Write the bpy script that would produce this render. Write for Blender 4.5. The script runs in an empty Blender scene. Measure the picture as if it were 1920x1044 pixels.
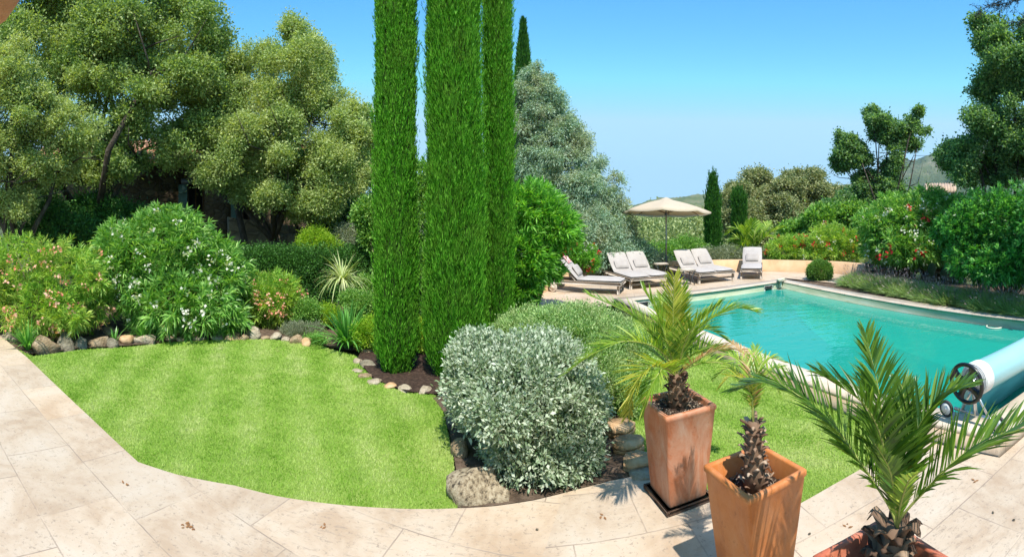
import bpy, math, random
import numpy as np
from mathutils import Vector, Matrix, geometry

# ------------------------------------------------------------------ basics
SC = bpy.context.scene
COL = SC.collection
F = 900.0          # pixels per radian of the sweep panorama this view reproduces
CX, HY = 960.0, 385.0
EYE = 2.3          # eye above the pool coping (z = 0)
rad = math.radians
R = np.random.default_rng(7)
random.seed(7)

def pr(px, r, z=0.0):
    t = (px - CX) / F
    return Vector((r * math.sin(t), r * math.cos(t), z))
def rz(py, z):                      # ground distance at which height z shows at row py
    return F * (EYE - z) / (py - HY)
def pt(px, py, z=0.0):
    return pr(px, rz(py, z), z)
def zat(py, r):
    return EYE - (py - HY) * r / F
def p3(px, py, r):
    return pr(px, r, zat(py, r))

# ------------------------------------------------------------------ materials
def new_mat(name):
    m = bpy.data.materials.new(name); m.use_nodes = True
    nt = m.node_tree; nt.nodes.clear()
    out = nt.nodes.new('ShaderNodeOutputMaterial')
    return m, nt, out
def ramp(nt, cols, pos=None):
    n = nt.nodes.new('ShaderNodeValToRGB')
    e = n.color_ramp.elements
    k = len(cols)
    pos = pos or [i / (k - 1) for i in range(k)]
    while len(e) < k: e.new(0.5)
    for i in range(k):
        e[i].position = pos[i]; e[i].color = (*cols[i], 1)
    return n
def noise(nt, scale, detail=4, rough=0.6, vec=None, dist=0.0):
    n = nt.nodes.new('ShaderNodeTexNoise')
    n.inputs['Scale'].default_value = scale; n.inputs['Detail'].default_value = detail
    n.inputs['Roughness'].default_value = rough; n.inputs['Distortion'].default_value = dist
    if vec is not None: nt.links.new(vec, n.inputs['Vector'])
    return n
def obj_coord(nt, scale=None, rot=None, loc=None):
    t = nt.nodes.new('ShaderNodeTexCoord')
    if scale is None and rot is None and loc is None: return t.outputs['Object']
    mp = nt.nodes.new('ShaderNodeMapping')
    if scale: mp.inputs['Scale'].default_value = scale
    if rot: mp.inputs['Rotation'].default_value = rot
    if loc: mp.inputs['Location'].default_value = loc
    nt.links.new(t.outputs['Object'], mp.inputs['Vector'])
    return mp.outputs['Vector']
def mixc(nt, a, b, fac, mode='MIX'):
    n = nt.nodes.new('ShaderNodeMix'); n.data_type = 'RGBA'; n.blend_type = mode
    for sock, v in (('Factor', fac), ('A', a), ('B', b)):
        s = [i for i in n.inputs if i.name == sock and (i.type == 'RGBA' or sock == 'Factor' and i.type == 'VALUE')][0]
        if hasattr(v, 'node'): nt.links.new(v, s)
        elif sock == 'Factor': s.default_value = v
        else: s.default_value = (*v, 1)
    return [o for o in n.outputs if o.type == 'RGBA'][0]
def bump(nt, h, strength=0.5, dist=0.02):
    b = nt.nodes.new('ShaderNodeBump'); b.inputs['Strength'].default_value = strength
    b.inputs['Distance'].default_value = dist; nt.links.new(h, b.inputs['Height'])
    return b.outputs['Normal']
def principled(nt, out, color, rough=0.6, normal=None, metal=0.0, spec=0.5):
    p = nt.nodes.new('ShaderNodeBsdfPrincipled')
    if hasattr(color, 'node'): nt.links.new(color, p.inputs['Base Color'])
    else: p.inputs['Base Color'].default_value = (*color, 1)
    p.inputs['Roughness'].default_value = rough; p.inputs['Metallic'].default_value = metal
    p.inputs['Specular IOR Level'].default_value = spec
    if normal is not None: nt.links.new(normal, p.inputs['Normal'])
    nt.links.new(p.outputs[0], out.inputs['Surface'])
    return p
def leaf_mat(name, cols, trans=0.35, rough=0.45, spec=0.35, patch=None, pscale=0.8, gain=1.3):
    """Leaf tones vary leaf by leaf; patch = (colour, amount) of slower drift over the plant."""
    if gain != 1: cols = [tuple(x * gain for x in c_) for c_ in cols]; patch = (tuple(x * gain for x in patch[0]), patch[1]) if patch else None
    m, nt, out = new_mat(name)
    g = nt.nodes.new('ShaderNodeNewGeometry')
    rp = ramp(nt, cols); nt.links.new(g.outputs['Random Per Island'], rp.inputs['Fac'])
    c = rp.outputs['Color']
    if patch:
        nz = noise(nt, pscale, 3, 0.6, obj_coord(nt))
        rr = ramp(nt, [(0, 0, 0), (1, 1, 1)], [0.42, 0.68]); nt.links.new(nz.outputs['Fac'], rr.inputs['Fac'])
        mul = nt.nodes.new('ShaderNodeMath'); mul.operation = 'MULTIPLY'; mul.inputs[1].default_value = patch[1]
        nt.links.new(rr.outputs['Color'], mul.inputs[0])
        c = mixc(nt, c, patch[0], mul.outputs[0])
    p = principled(nt, out, c, rough, spec=spec)
    tr = nt.nodes.new('ShaderNodeBsdfTranslucent')
    c2 = mixc(nt, c, (1.0, 1.0, 0.35), 1.0, 'MULTIPLY')
    br = nt.nodes.new('ShaderNodeHueSaturation'); br.inputs['Value'].default_value = 1.5
    nt.links.new(c2, br.inputs['Color']); nt.links.new(br.outputs[0], tr.inputs['Color'])
    mx = nt.nodes.new('ShaderNodeMixShader'); mx.inputs[0].default_value = trans
    nt.links.new(p.outputs[0], mx.inputs[1]); nt.links.new(tr.outputs[0], mx.inputs[2])
    nt.links.new(mx.outputs[0], out.inputs['Surface'])
    return m
def noise_mat(name, cols, scale=5, rough=0.8, bs=0.5, bd=0.02, pos=None, stretch=None, bscale=None, metal=0, spec=0.3, detail=6):
    m, nt, out = new_mat(name)
    v = obj_coord(nt, scale=stretch)
    n = noise(nt, scale, detail, 0.62, v)
    rp = ramp(nt, cols, pos or [0.3 + 0.4 * i / (len(cols) - 1) for i in range(len(cols))])
    nt.links.new(n.outputs['Fac'], rp.inputs['Fac'])
    nb = noise(nt, bscale or scale * 4, 6, 0.65, v)
    principled(nt, out, rp.outputs['Color'], rough, bump(nt, nb.outputs['Fac'], bs, bd), metal, spec)
    return m
def plain_mat(name, col, rough=0.5, metal=0, spec=0.5):
    m, nt, out = new_mat(name)
    n = noise(nt, 14, 4, 0.6, obj_coord(nt))
    c = mixc(nt, tuple(x * 0.86 for x in col), tuple(min(1, x * 1.1) for x in col), n.outputs['Fac'])
    principled(nt, out, c, rough, bump(nt, n.outputs['Fac'], 0.12, 0.004), metal, spec)
    return m

def terrace_mat(name, rot, loc, bw, bh, base=(0.465, 0.37, 0.275)):
    m, nt, out = new_mat(name)
    raw = obj_coord(nt)
    wob = noise(nt, 7, 3, 0.6, raw)
    v = obj_coord(nt, rot=(0, 0, rot), loc=loc)
    add = nt.nodes.new('ShaderNodeVectorMath'); add.operation = 'MULTIPLY_ADD'
    nt.links.new(wob.outputs['Color'], add.inputs[0]); add.inputs[1].default_value = (0.014,) * 3
    nt.links.new(v, add.inputs[2])
    b = nt.nodes.new('ShaderNodeTexBrick')
    b.inputs['Scale'].default_value = 1; b.inputs['Brick Width'].default_value = bw; b.inputs['Row Height'].default_value = bh
    b.inputs['Mortar Size'].default_value = 0.0065; b.inputs['Mortar Smooth'].default_value = 0.35; b.offset = 0.37
    b.inputs['Color1'].default_value = (0.0, 0.0, 0.0, 1); b.inputs['Color2'].default_value = (1, 1, 1, 1)
    b.inputs['Mortar'].default_value = (0.5, 0.5, 0.5, 1); b.inputs['Bias'].default_value = 0
    nt.links.new(add.outputs[0], b.inputs['Vector'])
    # slab tone
    tone = ramp(nt, [(base[0] * .80, base[1] * .80, base[2] * .80), base, (base[0] * 1.05, base[1] * .98, base[2] * .90)])
    nt.links.new(b.outputs['Color'], tone.inputs['Fac'])
    n1 = noise(nt, 1.6, 8, 0.68, raw, 0.4)
    r1 = ramp(nt, [(0.33, 0.22, 0.135), (0.48, 0.38, 0.28), (0.54, 0.465, 0.375)], [0.36, 0.5, 0.64]); nt.links.new(n1.outputs['Fac'], r1.inputs['Fac'])
    c = mixc(nt, tone.outputs['Color'], r1.outputs['Color'], 0.5)
    # travertine veins and open pits
    sv = obj_coord(nt, rot=(0, 0, rot), scale=(3, 11, 3))
    n2 = noise(nt, 3.2, 9, 0.72, sv, 0.8)
    r2 = ramp(nt, [(0, 0, 0), (1, 1, 1)], [0.55, 0.68]); nt.links.new(n2.outputs['Fac'], r2.inputs['Fac'])
    n3 = noise(nt, 1.1, 2, 0.5, raw)
    r3 = ramp(nt, [(.12, .12, .12), (.9, .9, .9)], [0.42, 0.6]); nt.links.new(n3.outputs['Fac'], r3.inputs['Fac'])
    mm = nt.nodes.new('ShaderNodeMath'); mm.operation = 'MULTIPLY'
    nt.links.new(r2.outputs['Color'], mm.inputs[0]); nt.links.new(r3.outputs['Color'], mm.inputs[1])
    c = mixc(nt, c, (0.25, 0.20, 0.155), mm.outputs[0])
    n4 = noise(nt, 28, 5, 0.75, raw)
    r4 = ramp(nt, [(0, 0, 0), (.7, .7, .7)], [0.57, 0.66]); nt.links.new(n4.outputs['Fac'], r4.inputs['Fac'])
    c = mixc(nt, c, (0.22, 0.175, 0.135), r4.outputs['Color'])
    jn = noise(nt, 2.2, 3, 0.6, raw)
    jr = ramp(nt, [(.15, .15, .15), (1, 1, 1)], [0.38, 0.6]); nt.links.new(jn.outputs['Fac'], jr.inputs['Fac'])
    jm = nt.nodes.new('ShaderNodeMath'); jm.operation = 'MULTIPLY'
    nt.links.new(b.outputs['Fac'], jm.inputs[0]); nt.links.new(jr.outputs['Color'], jm.inputs[1])
    c = mixc(nt, c, (0.27, 0.21, 0.16), jm.outputs[0])
    hsum = nt.nodes.new('ShaderNodeMath'); hsum.operation = 'MULTIPLY_ADD'; hsum.inputs[1].default_value = -1.2
    nt.links.new(b.outputs['Fac'], hsum.inputs[0]); nt.links.new(n4.outputs['Fac'], hsum.inputs[2])
    principled(nt, out, c, 0.62, bump(nt, hsum.outputs[0], 0.35, 0.006), spec=0.3)
    return m

def stone_wall_mat(name, cols, scale=3.2, mortar=(0.30, 0.26, 0.2)):
    m, nt, out = new_mat(name)
    raw = obj_coord(nt, scale=(1, 1, 1.35))
    nz = noise(nt, 4, 3, 0.6, raw)
    add = nt.nodes.new('ShaderNodeVectorMath'); add.operation = 'MULTIPLY_ADD'
    nt.links.new(nz.outputs['Color'], add.inputs[0]); add.inputs[1].default_value = (0.13,) * 3
    nt.links.new(raw, add.inputs[2])
    vo = nt.nodes.new('ShaderNodeTexVoronoi'); vo.inputs['Scale'].default_value = scale
    ve = nt.nodes.new('ShaderNodeTexVoronoi'); ve.feature = 'DISTANCE_TO_EDGE'; ve.inputs['Scale'].default_value = scale
    nt.links.new(add.outputs[0], vo.inputs['Vector']); nt.links.new(add.outputs[0], ve.inputs['Vector'])
    sp = nt.nodes.new('ShaderNodeSeparateColor'); nt.links.new(vo.outputs['Color'], sp.inputs[0])
    rp = ramp(nt, cols); nt.links.new(sp.outputs[0], rp.inputs['Fac'])
    n2 = noise(nt, 16, 6, 0.7, raw)
    c = mixc(nt, rp.outputs['Color'], tuple(x * 0.5 for x in cols[0]), n2.outputs['Fac'])
    er = ramp(nt, [(1, 1, 1), (0, 0, 0)], [0.015, 0.07]); nt.links.new(ve.outputs['Distance'], er.inputs['Fac'])
    c = mixc(nt, c, mortar, er.outputs['Color'])
    hr = ramp(nt, [(0, 0, 0), (1, 1, 1)], [0.0, 0.16]); nt.links.new(ve.outputs['Distance'], hr.inputs['Fac'])
    ad = nt.nodes.new('ShaderNodeMath'); ad.operation = 'MULTIPLY_ADD'; ad.inputs[1].default_value = 0.35
    nt.links.new(n2.outputs['Fac'], ad.inputs[0]); nt.links.new(hr.outputs['Color'], ad.inputs[2])
    principled(nt, out, c, 0.9, bump(nt, ad.outputs[0], 0.8, 0.05), spec=0.2)
    return m

M = {}
def setup_mats():
    M['soil'] = noise_mat('soil', [(0.05, 0.032, 0.02), (0.11, 0.075, 0.05), (0.17, 0.12, 0.085)], 9, 0.95, 0.9, 0.03)
    M['mulch'] = noise_mat('mulch', [(0.028, 0.016, 0.011), (0.07, 0.04, 0.027), (0.13, 0.08, 0.055)], 22, 0.95, 1, 0.04)
    M['ground'] = noise_mat('ground_cover', [(0.05, 0.045, 0.02), (0.07, 0.09, 0.03), (0.12, 0.12, 0.05)], 0.7, 0.95, 0.5, 0.1)
    M['terrace_left'] = terrace_mat('travertine_left', rad(13.6), (0.31, -0.005, 0), 0.98, 0.665)
    M['terrace_right'] = terrace_mat('travertine_right', rad(-1.5), (0.35, 0.1, 0), 0.9, 0.6)
    M['deck'] = terrace_mat('deck_travertine', rad(12), (0, 0, 0), 0.9, 0.6, (0.50, 0.39, 0.285))
    M['coping'] = terrace_mat('coping_stone', rad(-9.3), (0, 0.3, 0), 20, 0.95, (0.58, 0.52, 0.44))
    M['peach'] = noise_mat('peach_render', [(0.50, 0.30, 0.16), (0.60, 0.38, 0.215), (0.65, 0.44, 0.27)], 2.2, 0.9, 0.4, 0.01)
    M['liner'] = noise_mat('pool_liner', [(0.35, 0.40, 0.26), (0.48, 0.51, 0.36), (0.55, 0.58, 0.46)], 1.5, 0.5, 0.1, 0.01, stretch=(1, 1, 8))
    # floor of the pool
    m, nt, out = new_mat('pool_floor')
    n = noise(nt, 0.5, 3, 0.5, obj_coord(nt))
    rp = ramp(nt, [(0.02, 0.42, 0.33), (0.03, 0.50, 0.40)], [0.35, 0.65]); nt.links.new(n.outputs['Fac'], rp.inputs['Fac'])
    principled(nt, out, rp.outputs['Color'], 0.7)
    M['pool_floor'] = m
    # murky turquoise water: a see-through part over a milky part, and a mirror by Fresnel
    m, nt, out = new_mat('water')
    co = obj_coord(nt)
    n1 = noise(nt, 2.6, 3, 0.5, obj_coord(nt, scale=(1, 1.6, 1), rot=(0, 0, 0.5)))
    n2 = noise(nt, 9, 2, 0.5, co)
    ad = nt.nodes.new('ShaderNodeMath'); ad.operation = 'MULTIPLY_ADD'; ad.inputs[1].default_value = 0.25
    nt.links.new(n2.outputs['Fac'], ad.inputs[0]); nt.links.new(n1.outputs['Fac'], ad.inputs[2])
    nrm = bump(nt, ad.outputs[0], 0.24, 0.05)
    tr = nt.nodes.new('ShaderNodeBsdfTransparent'); tr.inputs[0].default_value = (0.50, 0.95, 0.88, 1)
    df = nt.nodes.new('ShaderNodeBsdfDiffuse'); df.inputs[0].default_value = (0.015, 0.30, 0.235, 1)
    gl = nt.nodes.new('ShaderNodeBsdfGlossy'); gl.inputs['Roughness'].default_value = 0.03
    nt.links.new(nrm, gl.inputs['Normal'])
    m1 = nt.nodes.new('ShaderNodeMixShader'); m1.inputs[0].default_value = 0.86
    nt.links.new(tr.outputs[0], m1.inputs[1]); nt.links.new(df.outputs[0], m1.inputs[2])
    fr = nt.nodes.new('ShaderNodeFresnel'); fr.inputs[0].default_value = 1.6; nt.links.new(nrm, fr.inputs['Normal'])
    m2 = nt.nodes.new('ShaderNodeMixShader'); nt.links.new(fr.outputs[0], m2.inputs[0])
    nt.links.new(m1.outputs[0], m2.inputs[1]); nt.links.new(gl.outputs[0], m2.inputs[2])
    nt.links.new(m2.outputs[0], out.inputs['Surface'])
    M['water'] = m
    # lawn soil-level and blades
    m, nt, out = new_mat('lawn_base')
    n = noise(nt, 1.1, 5, 0.6, obj_coord(nt))
    rp = ramp(nt, [(0.18, 0.28, 0.05), (0.28, 0.38, 0.08), (0.44, 0.47, 0.17)], [0.35, 0.5, 0.7]); nt.links.new(n.outputs['Fac'], rp.inputs['Fac'])
    nf = noise(nt, 60, 4, 0.7, obj_coord(nt))
    c = mixc(nt, rp.outputs['Color'], (0.16, 0.25, 0.04), nf.outputs['Fac'])
    principled(nt, out, c, 0.9, bump(nt, nf.outputs['Fac'], 0.8, 0.02), spec=0.1)
    M['lawn'] = m
    m, nt, out = new_mat('grass_blade')
    g = nt.nodes.new('ShaderNodeNewGeometry')
    co = obj_coord(nt)
    n = noise(nt, 2.4, 6, 0.65, co)
    # mowing stripes fan gently over the lawn
    sv = obj_coord(nt, rot=(0, 0, rad(-28)))
    w = nt.nodes.new('ShaderNodeTexWave'); w.inputs['Scale'].default_value = 0.48; w.inputs['Distortion'].default_value = .5
    w.inputs['Detail'].default_value = 2; w.inputs['Detail Scale'].default_value = 0.6; nt.links.new(sv, w.inputs['Vector'])
    a1 = nt.nodes.new('ShaderNodeMath'); a1.operation = 'MULTIPLY_ADD'; a1.inputs[1].default_value = 0.13
    nl = nt.nodes.new('ShaderNodeMath'); nl.operation = 'MULTIPLY_ADD'; nl.inputs[1].default_value = .6; nl.inputs[2].default_value = .22
    nt.links.new(n.outputs['Fac'], nl.inputs[0]); nt.links.new(w.outputs['Fac'], a1.inputs[0]); nt.links.new(nl.outputs[0], a1.inputs[2])
    a2 = nt.nodes.new('ShaderNodeMath'); a2.operation = 'MULTIPLY_ADD'; a2.inputs[1].default_value = 0.16
    nt.links.new(g.outputs['Random Per Island'], a2.inputs[0]); nt.links.new(a1.outputs[0], a2.inputs[2])
    rp = ramp(nt, [(0.16, 0.33, 0.025), (0.27, 0.46, 0.055), (0.42, 0.57, 0.13), (0.62, 0.66, 0.30)], [0.46, 0.58, 0.70, 0.88])
    nt.links.new(a2.outputs[0], rp.inputs['Fac'])
    p = principled(nt, out, rp.outputs['Color'], 0.6, spec=0.2)
    tr = nt.nodes.new('ShaderNodeBsdfTranslucent'); nt.links.new(rp.outputs['Color'], tr.inputs['Color'])
    mx = nt.nodes.new('ShaderNodeMixShader'); mx.inputs[0].default_value = 0.35
    nt.links.new(p.outputs[0], mx.inputs[1]); nt.links.new(tr.outputs[0], mx.inputs[2]); nt.links.new(mx.outputs[0], out.inputs['Surface'])
    M['grass'] = m
    # woods and metal
    M['bark'] = noise_mat('oak_bark', [(0.03, 0.024, 0.018), (0.075, 0.06, 0.045), (0.14, 0.12, 0.095)], 6, 0.95, 1, 0.05, stretch=(1, 1, .3))
    M['palebark'] = noise_mat('pale_bark', [(0.16, 0.12, 0.085), (0.28, 0.22, 0.16)], 8, 0.9, 1, 0.03, stretch=(1, 1, .3))
    M['teak'] = noise_mat('weathered_teak', [(0.46, 0.38, 0.30), (0.57, 0.49, 0.41), (0.64, 0.57, 0.49)], 12, 0.8, 0.5, 0.004, stretch=(1, 6, 6))
    M['fabric'] = noise_mat('cream_canvas', [(0.37, 0.33, 0.305), (0.43, 0.395, 0.37)], 3, 0.9, 0.5, 0.05, bscale=5)
    M['pillow'] = noise_mat('grey_cream_canvas', [(0.35, 0.31, 0.285), (0.41, 0.37, 0.345)], 4, 0.9, 0.3, 0.01, bscale=60)
    M['towel'] = noise_mat('red_white_cloth', [(0.45, 0.05, 0.05), (0.75, 0.66, 0.62)], 28, 0.9, 0.3, 0.01, pos=[0.47, 0.53])
    M['canopy'] = noise_mat('parasol_canvas', [(0.56, 0.47, 0.36), (0.60, 0.52, 0.41)], 2, 0.9, 0.2, 0.01)
    cnt = M['canopy'].node_tree
    co_ = [n for n in cnt.nodes if n.type == 'OUTPUT_MATERIAL'][0]; cp_ = [n for n in cnt.nodes if n.type == 'BSDF_PRINCIPLED'][0]
    ct_ = cnt.nodes.new('ShaderNodeBsdfTranslucent'); ct_.inputs[0].default_value = (0.85, 0.70, 0.48, 1); cm_ = cnt.nodes.new('ShaderNodeMixShader'); cm_.inputs[0].default_value = 0.3
    cnt.links.new(cp_.outputs[0], cm_.inputs[1]); cnt.links.new(ct_.outputs[0], cm_.inputs[2]); cnt.links.new(cm_.outputs[0], co_.inputs['Surface'])
    M['pole'] = plain_mat('grey_metal', (0.32, 0.33, 0.33), 0.4, 0.6)
    M['darkpole'] = plain_mat('dark_grey_metal', (0.10, 0.105, 0.11), 0.5, 0.5)
    M['dark'] = plain_mat('dark_inside', (0.025, 0.025, 0.027), 0.4)  # near-black that stands in for shade inside openings
    M['blackplastic'] = plain_mat('black_plastic', (0.012, 0.012, 0.014), 0.3)
    M['tyre'] = plain_mat('rubber', (0.03, 0.03, 0.035), 0.7)
    M['white'] = plain_mat('white_plastic', (0.72, 0.72, 0.70), 0.45)
    M['steel'] = plain_mat('brushed_steel', (0.62, 0.62, 0.62), 0.3, 0.9)
    M['cream'] = plain_mat('cream_plastic', (0.60, 0.60, 0.47), 0.5)
    m, nt, out = new_mat('pool_cover')
    n = noise(nt, 1.5, 4, 0.5, obj_coord(nt, scale=(1, 3, 3)))
    vo = nt.nodes.new('ShaderNodeTexVoronoi'); vo.inputs['Scale'].default_value = 60; nt.links.new(obj_coord(nt), vo.inputs['Vector'])
    c = mixc(nt, (0.20, 0.46, 0.52), (0.32, 0.56, 0.60), n.outputs['Fac'])
    principled(nt, out, c, 0.28, bump(nt, vo.outputs['Distance'], 0.25, 0.004), spec=0.6)
    M['cover'] = m
    # terracotta, plain and lime-bloomed
    for key, bloom, base in (('terracotta', 0.22, [(0.40, 0.125, 0.030), (0.52, 0.175, 0.045), (0.57, 0.225, 0.075)]),
                             ('terracotta_white', 0.85, [(0.36, 0.115, 0.045), (0.46, 0.165, 0.075), (0.50, 0.22, 0.12)]),
                             ('terracotta_red', 0.3, [(0.36, 0.09, 0.045), (0.46, 0.13, 0.065), (0.52, 0.20, 0.11)])):
        m, nt, out = new_mat(key)
        n = noise(nt, 3, 8, 0.65, obj_coord(nt, scale=(1.6, 1.6, 1.1)), 0.3)
        rp = ramp(nt, base, [0.33, 0.5, 0.68]); nt.links.new(n.outputs['Fac'], rp.inputs['Fac'])
        b1 = noise(nt, 2.3, 8, 0.7, obj_coord(nt, scale=(2, 2, 0.8), loc=(3, 1, 2)), 1.0)
        r1 = ramp(nt, [(0, 0, 0), (bloom, bloom, bloom)], [0.45, 0.74]); nt.links.new(b1.outputs['Fac'], r1.inputs['Fac'])
        c = mixc(nt, rp.outputs['Color'], (0.56, 0.40, 0.30), r1.outputs['Color'])
        b2 = noise(nt, 26, 6, 0.7, obj_coord(nt))
        r2 = ramp(nt, [(.5, .5, .5), (0, 0, 0)], [0.3, 0.42]); nt.links.new(b2.outputs['Fac'], r2.inputs['Fac'])
        c = mixc(nt, c, tuple(x * .6 for x in base[0]), r2.outputs['Color'])
        principled(nt, out, c, 0.55, bump(nt, b2.outputs['Fac'], 0.22, 0.006), spec=0.35)
        M[key] = m
    M['saucer'] = noise_mat('wet_saucer', [(0.035, 0.022, 0.016), (0.12, 0.07, 0.045), (0.20, 0.13, 0.08)], 7, 0.5, 0.4, 0.01)
    M['husk'] = leaf_mat('palm_husk', [(0.05, 0.028, 0.018), (0.12, 0.07, 0.045), (0.22, 0.14, 0.09), (0.34, 0.24, 0.16)], 0.05, 0.8, 0.2, gain=1)
    M['husk_light'] = leaf_mat('palm_husk_light', [(0.10, 0.055, 0.035), (0.22, 0.13, 0.085), (0.36, 0.25, 0.17), (0.50, 0.38, 0.28)], 0.05, 0.8, 0.2, gain=1)
    M['gravel'] = leaf_mat('pot_gravel', [(0.06, 0.045, 0.035), (0.16, 0.12, 0.09), (0.28, 0.22, 0.17), (0.42, 0.35, 0.28)], 0.0, 0.9, 0.2, gain=1)
    # rock kinds
    M['rock_tan'] = noise_mat('rock_tan', [(0.17, 0.12, 0.07), (0.38, 0.27, 0.155), (0.50, 0.40, 0.27)], 6, 0.9, 1.0, 0.06)
    M['rock_grey'] = noise_mat('rock_grey', [(0.10, 0.09, 0.065), (0.27, 0.235, 0.165), (0.40, 0.35, 0.26)], 7, 0.9, 1.0, 0.06)
    M['rock_pale'] = noise_mat('rock_pale', [(0.25, 0.19, 0.12), (0.45, 0.37, 0.26), (0.54, 0.47, 0.36)], 5, 0.9, 1.0, 0.06)
    M['rock_speck'] = noise_mat('rock_speckled', [(0.07, 0.055, 0.038), (0.32, 0.25, 0.16), (0.47, 0.39, 0.27)], 26, 0.95, 0.9, 0.02, pos=[.36, .48, .62])
    M['rock_orange'] = noise_mat('rock_orange', [(0.28, 0.16, 0.08), (0.50, 0.31, 0.16), (0.58, 0.42, 0.26)], 5, 0.9, 0.7, 0.03)
    M['housestone'] = stone_wall_mat('fieldstone', [(0.13, 0.09, 0.05), (0.24, 0.17, 0.095), (0.33, 0.25, 0.15), (0.20, 0.145, 0.09)], 3.4, (0.12, 0.09, 0.06))
    M['gardenstone'] = stone_wall_mat('garden_stone', [(0.36, 0.27, 0.17), (0.50, 0.40, 0.27), (0.56, 0.47, 0.34), (0.45, 0.30, 0.16)], 2.2, (0.22, 0.17, 0.12))
    M['shutter'] = noise_mat('green_shutter', [(0.115, 0.19, 0.15), (0.17, 0.26, 0.21)], 6, 0.6, 0.3, 0.01, stretch=(6, 6, 1))
    M['rooftile'] = noise_mat('roof_tile', [(0.30, 0.13, 0.07), (0.46, 0.24, 0.13), (0.52, 0.34, 0.22)], 4, 0.9, 0.5, 0.02)
    M['rooftile_pale'] = noise_mat('pale_roof_tile', [(0.36, 0.24, 0.16), (0.48, 0.36, 0.26)], 4, 0.9, 0.5, 0.02)
    M['timber'] = noise_mat('eave_timber', [(0.12, 0.07, 0.04), (0.22, 0.13, 0.07)], 5, 0.8, 0.4, 0.01, stretch=(6, 1, 6))
    # foliage
    M['cypress'] = leaf_mat('cypress_green',  [(0.014, 0.065, 0.004), (0.034, 0.14, 0.007), (0.065, 0.215, 0.012), (0.12, 0.29, 0.03)], 0.3, 0.6, 0.12, ((0.12, 0.17, 0.03), 0.25), 2.5, gain=1.7)
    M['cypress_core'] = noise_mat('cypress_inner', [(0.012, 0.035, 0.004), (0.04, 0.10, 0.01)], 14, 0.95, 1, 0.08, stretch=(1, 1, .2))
    M['cypress_far'] = leaf_mat('cypress_far', [(0.012, 0.055, 0.010), (0.03, 0.11, 0.015), (0.06, 0.17, 0.02)], 0.2, 0.6, 0.12)
    M['oak'] = leaf_mat('holm_oak', [(0.045, 0.085, 0.024), (0.085, 0.14, 0.038), (0.13, 0.19, 0.055), (0.19, 0.25, 0.085)], 0.36, 0.5, 0.3, ((0.26, 0.28, 0.10), 0.5), 0.9, gain=1.9)  # pale patch colour paints sunlit clumps into the leaves
    M['oak_pale'] = leaf_mat('pale_oak', [(0.085, 0.135, 0.04), (0.14, 0.20, 0.062), (0.20, 0.26, 0.09), (0.28, 0.33, 0.14)], 0.36, 0.5, 0.3, ((0.33, 0.34, 0.14), 0.5), 0.9, gain=1.7)  # same painted sunlit clumps, in a paler leaf
    M['oak_far'] = leaf_mat('far_oak', [(0.04, 0.06, 0.028), (0.085, 0.11, 0.045), (0.15, 0.165, 0.075), (0.21, 0.20, 0.11)], 0.25, 0.6, 0.2, ((0.20, 0.20, 0.08), 0.3), 0.35, gain=2)
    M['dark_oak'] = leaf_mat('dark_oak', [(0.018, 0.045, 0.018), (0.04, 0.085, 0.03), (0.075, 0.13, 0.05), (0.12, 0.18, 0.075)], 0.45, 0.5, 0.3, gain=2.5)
    M['oleander'] = leaf_mat('oleander', [(0.05, 0.14, 0.025), (0.095, 0.23, 0.04), (0.17, 0.33, 0.065), (0.30, 0.45, 0.14)], 0.35, 0.4, 0.4, gain=1.4)
    M['oleander_yellow'] = leaf_mat('oleander_yellow', [(0.06, 0.14, 0.02), (0.12, 0.25, 0.035), (0.20, 0.34, 0.05), (0.32, 0.38, 0.08)], 0.35, 0.4, 0.4, ((0.33, 0.30, 0.07), 0.3), 1.5, gain=1.6)
    M['oleander_bright'] = leaf_mat('oleander_bright', [(0.045, 0.15, 0.02), (0.09, 0.26, 0.03), (0.16, 0.38, 0.05), (0.26, 0.48, 0.10)], 0.4, 0.4, 0.4)
    M['oleander_dark'] = leaf_mat('oleander_dark', [(0.012, 0.055, 0.012), (0.03, 0.11, 0.02), (0.055, 0.18, 0.03), (0.12, 0.26, 0.06)], 0.35, 0.4, 0.4, gain=2)
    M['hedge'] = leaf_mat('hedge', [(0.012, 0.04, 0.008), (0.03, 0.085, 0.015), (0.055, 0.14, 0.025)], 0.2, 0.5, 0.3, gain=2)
    M['lime'] = leaf_mat('lime_shrub', [(0.13, 0.28, 0.015), (0.26, 0.44, 0.03), (0.42, 0.55, 0.06)], 0.4, 0.5, 0.3, gain=1)
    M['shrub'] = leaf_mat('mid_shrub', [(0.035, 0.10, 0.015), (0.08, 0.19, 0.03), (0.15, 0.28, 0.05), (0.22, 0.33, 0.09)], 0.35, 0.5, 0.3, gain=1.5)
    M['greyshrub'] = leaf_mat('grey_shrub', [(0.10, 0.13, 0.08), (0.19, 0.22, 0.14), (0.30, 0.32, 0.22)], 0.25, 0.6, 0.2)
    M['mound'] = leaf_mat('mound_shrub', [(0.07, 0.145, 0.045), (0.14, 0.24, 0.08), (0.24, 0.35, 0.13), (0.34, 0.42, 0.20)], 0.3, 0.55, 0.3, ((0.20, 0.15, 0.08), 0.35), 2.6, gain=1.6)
    M['silver'] = leaf_mat('silver_leaf', [(0.17, 0.26, 0.13), (0.31, 0.40, 0.25), (0.45, 0.52, 0.38), (0.60, 0.65, 0.52)], 0.2, 0.6, 0.25, gain=0.95)
    M['silver_low'] = leaf_mat('silver_leaf_inner', [(0.05, 0.10, 0.04), (0.12, 0.19, 0.10), (0.22, 0.29, 0.19)], 0.25, 0.6, 0.25, gain=1.12)
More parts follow.
